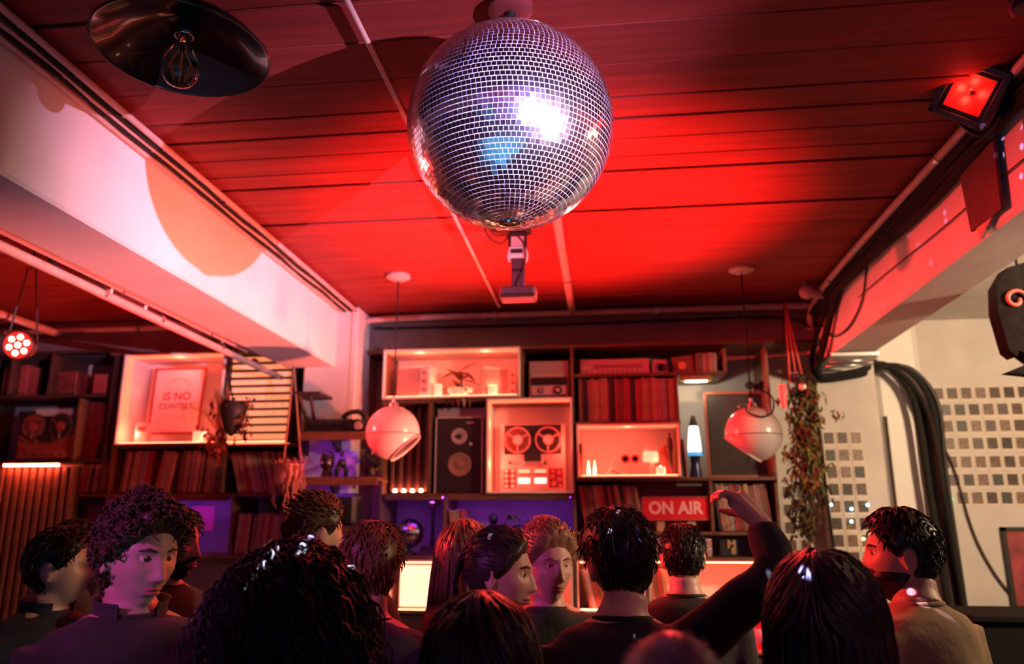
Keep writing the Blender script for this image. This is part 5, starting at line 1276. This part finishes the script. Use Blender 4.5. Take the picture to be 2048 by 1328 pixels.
def hand(mb, wrist, direction, palm_n, curl, side):
    """palm plus five fingers; palm_n points out of the palm, side=+1 puts the thumb along +across"""
    d = Vector(direction).normalized(); nrm = Vector(palm_n); nrm = (nrm - d * nrm.dot(d)).normalized(); ac = d.cross(nrm) * side
    W = Vector(wrist)
    mb.tube([W - d * .02, W + d * .015, W + d * .05, W + d * .088], [.024, (.034, .019), (.042, .018), (.040, .014)], 12)
    # make the palm flat across: extra ridge tubes
    for s in (-.03, -.01, .01, .03): mb.tube([W + d * .01 + ac * s * .6, W + d * .088 + ac * s], [.014, .0125], 8)
    for j, (s, L) in enumerate(((.031, .070), (.0105, .080), (-.0105, .074), (-.031, .058))):
        p = W + d * .085 + ac * s; dr = d.copy(); pts = [p - d * .01]; a = 0
        for q in range(3):
            a = curl * (.6 + .35 * q); dr = (Matrix.Rotation(a, 3, d.cross(nrm)) @ dr) if curl else dr
            p = p + dr * (L * (.45, .32, .23)[q]); pts.append(p)
        mb.tube([pts[0], pts[1], pts[2], pts[3]], [.0105, .0098, .009, .0072], 8)
        mb.ball(pts[3], .0072, 8, 6)
    p = W + d * .02 + ac * .030
    t1 = p + (d * .6 + ac * .75 + nrm * .35).normalized() * .042; t2 = t1 + (d * .8 + ac * .1 + nrm * .6 * (1 if curl > .3 else .2)).normalized() * .036; t3 = t2 + (d * .6 - ac * (.5 if curl > .3 else 0) + nrm * .4).normalized() * .026
    mb.tube([p - ac * .01, t1, t2, t3], [.014, .0125, .011, .008], 8); mb.ball(t3, .008, 8, 6)

SKIN = M('skin', (.56, .33, .25), .45, vary=.08, scale=30); M('skin_tan', (.46, .26, .18), .48, vary=.08, scale=30); M('lip', (.42, .14, .12), .4)
M('eye_white', (.75, .72, .70), .2); M('eye_iris', (.06, .04, .03), .15)
def hairmat(n, c): return M('hair_' + n, c, .42, vary=.35, scale=60, spec=.35)
hairmat('black', (.012, .010, .010)); hairmat('dark', (.03, .02, .015)); hairmat('brown', (.075, .04, .022)); hairmat('auburn', (.14, .06, .03)); hairmat('blond', (.26, .15, .08)); hairmat('grey', (.28, .22, .21))
def cloth(n, c, s=.15): return M('cloth_' + n, c, .85, vary=.25, scale=12, bump=.25, bscale=60, sheen=s)
cloth('black', (.014, .013, .014), .05); cloth('charcoal', (.03, .03, .032), .08); cloth('navy', (.014, .017, .026), .06); cloth('olive', (.30, .21, .10), .1); cloth('jacket', (.035, .028, .02), .1); cloth('grey', (.10, .09, .09)); cloth('denim', (.03, .035, .05)); cloth('maroon', (.08, .02, .02))

def person(label, hx, hy, dist, body_yaw=0, head_yaw=0, pitch=0, roll=0, hair='short', hcol='dark', shirt='black', sleeves='long', arms=None, voxel=.010, scale=1.0, beard=None, earring=False, seed=0, skin='skin', face=True, hoff=1.0, glasses=False, ear=True, build=1.0, stand=False):
    """hx, hy: image point of the head centre, dist: distance along the floor axis; yaw 0 faces the camera side (-Y)"""
    rnd = random.Random(seed)
    hc = at(hx, hy, dist)                                   # head centre
    H = (hc.z + .115 * scale) / scale                       # standing height in body units
    root = thing('person', label, 'person', (0, 0, 0))
    Rb = Matrix.Rotation(body_yaw, 3, 'Z'); Rh = Matrix.Rotation(head_yaw, 3, 'Z') @ Matrix.Rotation(pitch, 3, 'X') @ Matrix.Rotation(roll, 3, 'Y')
    hl = Vector((0, 0, H - .115))                           # head centre, body frame before offset
    Hs = H + .050
    neckb = Vector((0, .035, Hs - .30))
    # world placement: head centre must land on hc
    root.location = (hc.x - (Rb @ Vector((0, -.0, 0))).x, hc.y, 0); root.scale = (scale,) * 3
    toB = Rb.transposed()
    # everything below is in root space (unrotated); body parts pass through Rb, head through Rh
    bod = MB()
    nu, nv = (88, 66) if voxel < .008 else (48, 36)
    P, U, V = head_grid(nu, nv, face)
    hp = [Rh @ Vector(p) + hl for p in P.reshape(-1, 3)]
    bod.add(hp, grid_faces(nu, nv))
    if ear:
        for s in (-1, 1):
            e = MB(); e.ball((0, 0, 0), (.009, .019, .031), 12, 10); e.ball((s * .006, -.004, -.024), (.006, .009, .010), 8, 6)
            e.tube([Vector((s * .008, .014 * math.cos(a) - .0 , .004 + .025 * math.sin(a))) for a in [-.6 + q * .42 for q in range(9)]], .0045, 6)
            bod.add([Rh @ (Matrix.Rotation(s * .35, 3, 'Z') @ Vector(p) + Vector((s * .0755, .010, -.008))) + hl for p in e.v], e.f)
    nk = MB()
    nt_ = Rh @ Vector((0, .028, -.070)) + hl
    bod.tube([nt_, (nt_ + Rb @ neckb) / 2 , Rb @ neckb], [.056, .058, .070], 20)
    b = build
    torso = [((0, .03, Hs - .285), .060, .055), ((0, .035, Hs - .305), .105 * b, .068), ((0, .035, Hs - .33), .150 * b, .082), ((0, .035, Hs - .37), .188 * b, .100), ((0, .03, Hs - .45), .185 * b, .118), ((0, .025, Hs - .55), .165 * b, .118), ((0, .02, Hs - .68), .148 * b, .108), ((0, .02, Hs - .80), .165 * b, .112), ((0, .02, Hs - .90), .170 * b, .115), ((0, .02, Hs - .95), .12, .09)]
    tb = MB(); ell_tube(tb, torso); bod.add([Rb @ Vector(p) for p in tb.v], tb.f)
    shl = {s: Rb @ Vector((s * .170 * b, .035, Hs - .37)) for s in (-1, 1)}
    limbs = {}
    for s in (-1, 1):
        a = (arms or {}).get(s)
        if a is None:
            el = shl[s] + Rb @ Vector((s * .035, .02, -.29)); wr = el + Rb @ Vector((s * -.03, -.10, -.23)); cu = .35; pn = Rb @ Vector((-s, 0, 0))
        else:
            inv = lambda q: (Vector(q) - Vector(root.location)) / scale
            el, wr, cu, pn = inv(a['elbow']), inv(a['wrist']), a.get('curl', .6), Vector(a.get('palm', (0, 1, 0)))
        limbs[s] = (el, wr)
        bod.tube([shl[s], (shl[s] * .5 + el * .5), el, el * .55 + wr * .45, wr], [.052, .045, .036, .036, .026], 14)
        hm = MB(); hd = (wr - el).normalized()
        if a is not None and 'dir' in a: hd = Vector(a['dir']).normalized()
        hand(bod, wr, hd, pn, cu, (a or {}).get('thumb', s))
    for s in (-1, 1):
        hp_ = Rb @ Vector((s * .085, .02, H - .90)); kn = Rb @ Vector((s * .095, .0, H * .275)); an = Rb @ Vector((s * .10, .02, .075))
        bod.tube([hp_ + Vector((0, 0, .04)), hp_, kn, kn + Vector((0, 0, -.12)), an, an + Vector((0, 0, -.05))], [.08, .082, .055, .056, .038, .042], 14)
        bod.tube([an + Rb @ Vector((0, .04, -.045)), an + Rb @ Vector((0, -.06, -.045)), an + Rb @ Vector((0, -.16, -.052))], [.030, .033, .022], 10)
    me = remesh(bod, voxel, 'body', 1 if voxel < .008 else 2)
    bo = obj('body', me, skin, root)
    # clothing
    sh = MB(); g = .013
    tr_ = [((0, .03, Hs - .292), .072, .068), ((0, .035, Hs - .308), .108 * b, .078)] + [((c[0], c[1], c[2] + .004), rx_ + g, ry_ + g + .004) for c, rx_, ry_ in torso[2:9]] + [((0, .02, Hs - .97), .178 * b, .13)]
    tb = MB(); ell_tube(tb, tr_); sh.add([Rb @ Vector(p) for p in tb.v], tb.f)
    for s in (-1, 1):
        el, wr = limbs[s]
        if sleeves == 'long': sh.tube([shl[s] + Vector((0, 0, .004)), shl[s] * .5 + el * .5, el, el * .55 + wr * .45, wr * .94 + el * .06], [.068, .060, .052, .050, .040], 14)
        else: sh.tube([shl[s] + Vector((0, 0, .004)), shl[s] * .45 + el * .55], [.068, .064], 14)
    me = remesh(sh, .013, 'shirt', 3)
    n = len(me.vertices); co = np.empty(n * 3, np.float32); me.vertices.foreach_get('co', co); co = co.reshape(-1, 3); no = np.empty(n * 3, np.float32); me.vertices.foreach_get('normal', no); no = no.reshape(-1, 3)
    ph = seed * 1.7
    wv = np.sin(co[:, 2] * 34 + 3 * np.sin(co[:, 0] * 19 + ph) + co[:, 1] * 16 + ph) * .5 + np.sin(co[:, 0] * 41 + 2.5 * np.sin(co[:, 2] * 23 + ph)) * .35
    co = co + no * (wv * .0035)[:, None]
    me.vertices.foreach_set('co', co.reshape(-1).astype(np.float32)); me.update()
    so = obj('shirt', me, 'cloth_' + shirt, root); so['label'] = shirt + (' top' if sleeves == 'long' else ' T-shirt')
    cb = MB(); cc = Rb @ Vector((0, .032, Hs - .297))
    cb.tube([cc + Rb @ Vector((.071 * math.cos(a), .066 * math.sin(a), .006 * math.sin(a))) for a in [2 * PI * q / 24 for q in range(25)]], .0075, 8, caps=False)
    obj('collar', cb, 'cloth_' + shirt, root, smooth=True)
    if stand:
        sc_ = MB(); NN = 36; A0, A1 = -PI / 2 + .55, 1.5 * PI - .55
        rings_ = [(.086, .082, -.306), (.082, .078, -.285), (.084, .080, -.270), (.090, .086, -.262), (.084, .080, -.264), (.076, .072, -.275), (.072, .068, -.292)]
        for rx_, ry_, dz_ in rings_:
            for q in range(NN): 
                a = A0 + (A1 - A0) * q / (NN - 1); sc_.v.append(tuple(Rb @ Vector((rx_ * math.cos(a), .032 + ry_ * math.sin(a), Hs + dz_ + .010 * math.sin(a)))))
        for i_ in range(len(rings_) - 1):
            for q in range(NN - 1): sc_.f.append((i_ * NN + q, i_ * NN + q + 1, (i_ + 1) * NN + q + 1, (i_ + 1) * NN + q))
        obj('stand_collar', sc_, 'cloth_' + shirt, root, smooth=True)
    tz = MB(); ell_tube(tz, [((0, .02, H - .84), .172 * b, .122), ((0, .02, H - .92), .18 * b, .126), ((0, .02, H - 1.0), .17, .115)]); tz.v = [tuple(Rb @ Vector(p)) for p in tz.v]
    for s in (-1, 1):
        hp_ = Rb @ Vector((s * .085, .02, H - .92)); kn = Rb @ Vector((s * .095, .0, H * .275)); an = Rb @ Vector((s * .10, .02, .07))
        tz.tube([hp_, kn, an], [.098, .074, .064], 14)
    obj('trousers', remesh(tz, .022, 'trousers', 2), 'cloth_denim', root)
    # face details
    if face and voxel < .008:
        for s in (-1, 1):
            ec = Rh @ Vector((s * .031, -.0665, .009)) + hl
            e = obj('eye', MB().ball((0, 0, 0), .0118, 16, 10), 'eye_white', root, smooth=True, loc=ec)
            fd = Rh @ Vector((0, -1, 0))
            obj('iris', MB().ball((0, 0, 0), (.0055, .0055, .0055), 12, 8), 'eye_iris', e, smooth=True, loc=fd * .0078)
            ld = MB(); NL = 6
            lv = [(math.sin(v_) * math.sin(u_), -math.sin(v_) * math.cos(u_), math.cos(v_)) for v_ in [PI * .48 * q / NL for q in range(NL + 1)] for u_ in [2 * PI * w_ / 16 for w_ in range(16)]]
            lv = [Matrix.Rotation(-.12, 3, 'X') @ Vector(p) * .0130 for p in lv]
            ld.add([Rh @ p for p in lv], [(i_ * 16 + k_, i_ * 16 + (k_ + 1) % 16, (i_ + 1) * 16 + (k_ + 1) % 16, (i_ + 1) * 16 + k_) for i_ in range(NL) for k_ in range(16)])
            obj('eyelid', ld, skin, e, smooth=True)
            br_ = MB(); br_.tube([Rh @ Vector((s * x, -.0905 + yb, zb)) + hl for x, yb, zb in ((.013, .001, .027), (.03, .005, .032), (.048, .019, .027))], [.003, .0042, .002], 6)
            obj('eyebrow', br_, 'hair_' + hcol, root, smooth=True)
        lp_ = MB(); lp_.tube([Rh @ Vector((x, yy, -.0585)) + hl for x, yy in ((-.023, -.077), (-.010, -.0905), (0, -.0925), (.010, -.0905), (.023, -.077))], [.0012, .004, .0034, .004, .0012], 6)
        lp_.tube([Rh @ Vector((x, yy, -.0685)) + hl for x, yy in ((-.020, -.078), (-.009, -.0915), (.009, -.0915), (.020, -.078))], [.0012, .0046, .0046, .0012], 6)
        obj('lips', lp_, 'lip', root, smooth=True)
    # hair: a cap over the skull plus locks
    hb = MB(); nu2, nv2 = 72, 54
    Q, U, V = head_grid(nu2, nv2, False)
    un = np.abs(((U + PI) % (2 * PI)) - PI)                 # 0 at the face, pi at the nape
    line = np.interp(un, [0, .45, .9, 1.25, 1.6, 2.0, 2.5, PI], {'buzz': [.080, .078, .055, .02, -.005, -.055, -.075, -.080]}.get(hair, [.074, .070, .045, .010, -.020, -.060, -.085, -.092]))
    mask = sstep(-.012, .012, Q[..., 2] - line)
    earcut = np.exp(-((Q[..., 1] - .012) / .022) ** 2 - ((Q[..., 2] + .012) / .034) ** 2) * (np.abs(Q[..., 0]) > .05)
    mask = mask * (1 - np.clip(earcut * 1.3, 0, 1) * (hair in ('short', 'buzz', 'fade', 'quiff')))
    top = sstep(-.03, .09, Q[..., 2])
    th = {'short': .008 + .016 * top, 'quiff': .006 + .030 * top, 'fade': .004 + .026 * top, 'buzz': .004 + .003 * top, 'thin': .003 + .002 * top, 'curly': .018 + .022 * top, 'bigcurly': .026 + .018 * top, 'long': .016 + .014 * top, 'bob': .022 + .014 * top, 'tied': .009 + .014 * top}[hair] * hoff
    nrm = Q / np.linalg.norm(Q, axis=-1, keepdims=True)
    nz = np.sin(Q[..., 0] * 210 + seed) * np.sin(Q[..., 1] * 190 + 2 * seed) * np.sin(Q[..., 2] * 180 + seed * 3) + .5 * np.sin(Q[..., 0] * 90 + Q[..., 2] * 130 + seed)
    amp = {'curly': .35, 'bigcurly': .25, 'buzz': .05, 'thin': .05, 'long': .03, 'bob': .03, 'tied': .05}.get(hair, .12)
    off = (th * (1 + amp * nz)) * mask - .006 * (1 - mask)
    R_ = Q + nrm * off[..., None]
    hb.add([Rh @ Vector(p) + hl for p in R_.reshape(-1, 3)], grid_faces(nu2, nv2))
    cells = np.argwhere(mask > (.3 if 'curly' in hair else .6))
    nl = {'buzz': 0, 'thin': 160, 'short': 520, 'fade': 480, 'quiff': 560, 'curly': 950, 'bigcurly': 2100, 'long': 800, 'bob': 1000, 'tied': 420}[hair]
    for q in range(nl):
        i, k_ = cells[rnd.randrange(len(cells))]
        p = Vector(R_[i, k_]); nn = Vector(nrm[i, k_])
        if nn.z > .995: continue
        dn = (Vector((0, 0, -1)) - nn * nn.dot(Vector((0, 0, -1)))).normalized(); sd = nn.cross(dn)
        pts = [p - nn * .004]; r0 = .0045; hthk = float(np.mean(th[i, k_])) if np.ndim(th) else th; hthk *= rnd.uniform(.92, 1.1)
        if hair == 'bigcurly' and rnd.random() < .62 and nn.y > -.5:
            c_ = p.copy(); L = rnd.uniform(.10, .27); a0 = rnd.uniform(0, 6); seg = 10; o_ = rnd.uniform(.05, .38); fx_ = Vector((nn.x, nn.y, 0)); rr_ = rnd.uniform(.008, .016)
            for s in range(1, seg + 1):
                f = (dn * (1 - s / seg) + Vector((0, 0, -1)) * (s / seg) + fx_ * o_ * (1 - .5 * s / seg)).normalized()
                c_ = c_ + f * (L / seg); pts.append(c_ + sd * rr_ * math.sin(a0 + s * 1.7) + nn * rr_ * math.cos(a0 + s * 1.7))
            r0 = .0042
        elif hair in ('curly', 'bigcurly'):
            L = rnd.uniform(.012, .030) * (1.5 if hair == 'bigcurly' else 1); a0 = rnd.uniform(0, 6); ax = (sd * rnd.gauss(0, 1) + dn * rnd.gauss(0, 1)).normalized()
            for s in range(1, 7): pts.append(p + nn * (.010 * math.sin(s * .7)) + ax * L * s / 6 + sd * .007 * math.sin(a0 + s * 1.4) + dn * .007 * math.cos(a0 + s * 1.4))
            r0 = .0036
        elif hair in ('long', 'bob'):
            L = rnd.uniform(.26, .42) if hair == 'long' else rnd.uniform(.10, .2); c_ = p.copy(); seg = 9
            if nn.y < -.55 and nn.z < .8: continue
            for s in range(1, seg + 1):
                f = (Vector((0, 0, -1)) - nn * nn.dot(Vector((0, 0, -1)))); f = f.normalized() if f.length > .05 else sd
                if c_.z < -.01: f = Vector((0, 0, -1)) + Vector((c_.x, c_.y, 0)).normalized() * .10
                c_ = c_ + f.normalized() * (L / seg) + sd * rnd.gauss(0, .0015)
                if c_.z > -.01: nn = Vector((c_.x / .0745 ** 2, c_.y / .1 ** 2, c_.z / .115 ** 2)).normalized(); c_ = Vector((nn.x * .0745, nn.y * .1, nn.z * .115)) + nn * (hthk + .003)
                pts.append(c_.copy())
            r0 = .0065
        else:
            L = rnd.uniform(.018, .034) if hair != 'thin' else .012
            fl = dn * .95 + sd * rnd.gauss(0, .22)
            if hair in ('quiff', 'fade') and nn.z > .5: fl = Vector((rnd.gauss(0, .3), .7, 0)) + nn * .5
            if hair == 'tied': fl = Vector((0, 1, .25)); fl = fl - nn * fl.dot(nn) + dn * .05; L = .035
            fl = fl.normalized()
            for s in range(1, 5): pts.append(p + fl * L * s / 4 + nn * (.003 * math.sin(s * .8)))
            r0 = .0035 if hair != 'thin' else .0015
        m_ = len(pts)
        hb.tube([Rh @ x_ + hl for x_ in pts], [r0 * (1 - .85 * (s / (m_ - 1)) ** 1.5) for s in range(m_)], 4, caps=False)
    ho = obj('hair', hb, 'hair_' + hcol, root, smooth=True)
    if beard:
        bm_ = sstep(-.035, -.055, Q[..., 2]) * sstep(2.1, 1.4, un); lipc = np.exp(-(Q[..., 0] / .022) ** 2 - ((Q[..., 2] + .064) / .009) ** 2) * (un < .6)
        bm_ = np.clip(bm_ + sstep(-.03, -.045, Q[..., 2]) * (un < .45) * 1.0, 0, 1) * (1 - np.clip(lipc, 0, 1))
        P2, _, _ = head_grid(nu2, nv2, True)
        R2 = P2 + nrm * ((beard * (1 + .2 * nz)) * bm_ - .006 * (1 - bm_))[..., None]
        mb2 = MB(); mb2.add([Rh @ Vector(p) + hl for p in R2.reshape(-1, 3)], grid_faces(nu2, nv2))
        obj('beard', mb2, 'hair_' + hcol, root, smooth=True)
    if earring:
        for s in (-1, 1):
            c_ = Rh @ Vector((s * .085, .004, -.055)) + hl
            obj('earring', MB().tube([c_ + Rh @ Vector((0, .014 * math.cos(a), .016 * math.sin(a))) for a in [2 * PI * q / 20 for q in range(21)]], .0018, 6, caps=False), 'chrome', root, smooth=True)
    if hair == 'tied':
        tl = MB()
        c0 = Vector((0, .10, .055))
        for q in range(220):
            a = rnd.uniform(0, 2 * PI); rr_ = rnd.uniform(0, .022); s0 = c0 + Vector((rr_ * math.cos(a), 0, rr_ * math.sin(a))); L = rnd.uniform(.28, .42)
            pts = [s0 + Vector((0, -.02, 0)), s0 + Vector((rr_ * math.cos(a) * .3, .014, -.012)), s0 + Vector((rnd.gauss(0, .016), .026, -.09)), s0 + Vector((rnd.gauss(0, .022), .012, -.2)), s0 + Vector((rnd.gauss(0, .028), .01, -L))]
            tl.tube([Rh @ x_ + hl for x_ in curve_pts(pts, 3)], [.0065] * 12 + [.001], 4, caps=False)
        obj('ponytail', tl, 'hair_' + hcol, ho, smooth=True)
    return root, hl, Rh, H

D2R = math.radians
TO_R = PI / 2          # facing +X
TO_B = PI              # facing the shelves
# --- front row
person('person in a dark jacket facing the room with head tilted down', 280, 1112, 1.85, body_yaw=D2R(45), head_yaw=D2R(62), pitch=D2R(10), hair='curly', hcol='brown', shirt='jacket', voxel=.0055, seed=1, hoff=.85, stand=True)
person('person in black seen from behind, head flecked with mirror ball light', 574, 1250, 1.62, body_yaw=D2R(205), head_yaw=D2R(225), hair='bigcurly', hcol='black', shirt='black', seed=2, ear=False)
person('person in black with back turned, directly before the one wearing hoop earrings', 962, 1345, 1.52, body_yaw=D2R(180), head_yaw=D2R(175), hair='long', hcol='black', shirt='black', seed=3, ear=False)
person('person in charcoal with back turned, only the crown of the head showing', 1352, 1480, 1.02, body_yaw=D2R(180), head_yaw=D2R(180), hair='thin', hcol='grey', shirt='charcoal', seed=4)
person('person in black with back turned, standing before the one in the olive T-shirt', 1653, 1258, 1.68, body_yaw=D2R(160), head_yaw=D2R(155), hair='bob', hcol='black', shirt='black', seed=5, ear=False)
# --- middle rows
person('person in a navy jacket turned sideways near the fluted panel', 120, 1138, 2.55, body_yaw=D2R(80), head_yaw=D2R(108), hair='short', hcol='black', shirt='navy', seed=6, stand=True)
person('person in black standing behind the one in the navy jacket', 150, 1104, 3.25, body_yaw=D2R(110), head_yaw=D2R(120), hair='short', hcol='black', shirt='black', seed=7)
gp = at(408, 1246, 2.45)
person('person in black in profile holding up a drinking glass', 346, 1092, 2.72, body_yaw=D2R(70), head_yaw=D2R(84), hair='short', hcol='black', shirt='black', voxel=.006, seed=8, beard=.0025,
       arms={1: None, -1: {'elbow': gp + Vector((-.16, .12, -.20)), 'wrist': gp + Vector((-.085, .03, -.05)), 'dir': (.8, -.25, .35), 'palm': (.3, .6, -.3), 'curl': .8, 'thumb': 1}})
person('person in black seen from behind below the rope planter', 632, 1070, 2.72, body_yaw=D2R(170), head_yaw=D2R(135), hair='fade', hcol='brown', shirt='black', seed=9)
person('person in black with back turned beside the bright cream panel', 742, 1140, 2.28, body_yaw=D2R(180), head_yaw=D2R(185), hair='short', hcol='auburn', shirt='black', seed=10)
person('person in black mostly hidden behind the one beside the cream panel', 760, 1116, 3.08, body_yaw=D2R(110), head_yaw=D2R(190), hair='short', hcol='black', shirt='black', seed=11)
person('person in a charcoal top in profile wearing hoop earrings', 1000, 1150, 2.30, body_yaw=D2R(95), head_yaw=D2R(84), pitch=D2R(4), hair='tied', hcol='dark', shirt='charcoal', voxel=.0055, seed=12, earring=True, scale=.97)
person('person in maroon with back turned, behind the one wearing hoop earrings', 930, 1116, 3.0, body_yaw=D2R(100), head_yaw=D2R(170), hair='long', hcol='auburn', shirt='maroon', seed=13, ear=False)
person('person in black facing the room below the big reel tape deck', 1096, 1132, 2.74, body_yaw=D2R(15), head_yaw=D2R(30), pitch=D2R(3), hair='quiff', hcol='blond', shirt='black', voxel=.006, seed=14)
person('person in a black top raising one arm before the ON AIR sign', 1240, 1126, 2.12, body_yaw=D2R(182), head_yaw=D2R(195), roll=D2R(6), hair='short', hcol='black', shirt='black', seed=15, hoff=1.25, voxel=.008, build=.92,
       arms={1: None, -1: {'elbow': at(1560, 1140, 2.05), 'wrist': at(1520, 1044, 2.10), 'dir': (-.45, .05, .50), 'palm': (-.6, 0, -.5), 'curl': .8, 'thumb': -1}})
person('person in black with back turned, directly below the ON AIR sign', 1366, 1118, 3.15, body_yaw=D2R(180), head_yaw=D2R(178), hair='short', hcol='black', shirt='black', seed=16, hoff=.7)
person('person in an olive T-shirt turned sideways before the photo pilaster', 1802, 1112, 2.50, body_yaw=D2R(215), head_yaw=D2R(258), hair='short', hcol='black', shirt='olive', sleeves='short', voxel=.006, seed=17, beard=.012, skin='skin_tan')
# glass held in the raised hand of the moustached person
c = gp + Vector((.0, -.0, -.02))
k = Kit('drinking_glass', 'drinking glass held up by the person in profile', 'glass', tuple(c + Vector((0, 0, -.05))))
k.part('tumbler', MB().lathe([(.030, -.05), (.034, .06), (.0325, .06), (.0285, -.044), (.002, -.044)], c, 24), 'glass', smooth='auto')
k.part('drink', MB().lathe([(.0275, -.042), (.030, .02), (.002, .02)], c, 20), M('drink', (.35, .08, .05), .1, trans=.6), smooth='auto')
# ================================================================== narrow lamps added in place of flecks thrown by the mirror tiles
def fleck(x, y, Y, e, c, deg=.9):
    t = at(x, y, Y); d = (t - BALL).normalized()
    spot('fleck_lamp', BALL + d * (BR + .03), t, e, c, deg, .5, .002)
WH = (.75, .75, 1.0); VI = (.45, .40, 1.0); PK = (.95, .6, 1.0)
for x, y, Y, e, c in ((520, 1115, 1.6, 900, WH), (585, 1150, 1.6, 1200, VI), (505, 1168, 1.5, 700, WH), (490, 1205, 1.5, 500, WH), (540, 1232, 1.5, 600, WH), (525, 1262, 1.5, 900, WH), (505, 1290, 1.5, 1100, WH), (670, 1225, 1.6, 600, WH), (750, 1275, 2.1, 500, PK),
                      (980, 1082, 2.25, 700, WH), (973, 1132, 2.2, 800, WH), (1041, 1101, 2.2, 160, PK), (1033, 1178, 2.2, 200, PK),
                      (1257, 1075, 2.1, 700, VI), (1265, 1128, 2.05, 700, WH), (1257, 1214, 2.0, 250, WH), (1315, 1190, 2.9, 160, PK), (1335, 1246, 2.0, 500, VI), (1400, 1230, 2.0, 300, WH), (1230, 1278, 1.95, 500, VI),
                      (1590, 1116, 1.6, 900, VI), (1542, 1155, 2.0, 700, WH), (1800, 1158, 2.42, 300, PK), (1832, 1192, 2.4, 260, PK), (1845, 1275, 2.3, 500, WH), (1898, 1240, 2.4, 160, PK), (315, 1250, 1.75, 900, VI), (346, 1272, 1.75, 500, VI)):
    fleck(x, y, Y, e, c)
for x, y, e in ((2003, 274, 120), (2039, 253, 150), (2041, 293, 150), (2003, 311, 130), (1888, 425, 70), (1890, 441, 70), (1815, 466, 50), (1835, 490, 60), (1860, 525, 50), (2040, 352, 120), (1765, 610, 40)):
    t = atX(x, y, 1.555); d = (t - BALL).normalized(); spot('fleck_lamp', BALL + d * (BR + .03), t, e, (.7, .45, 1.0), .8, .6, .002)
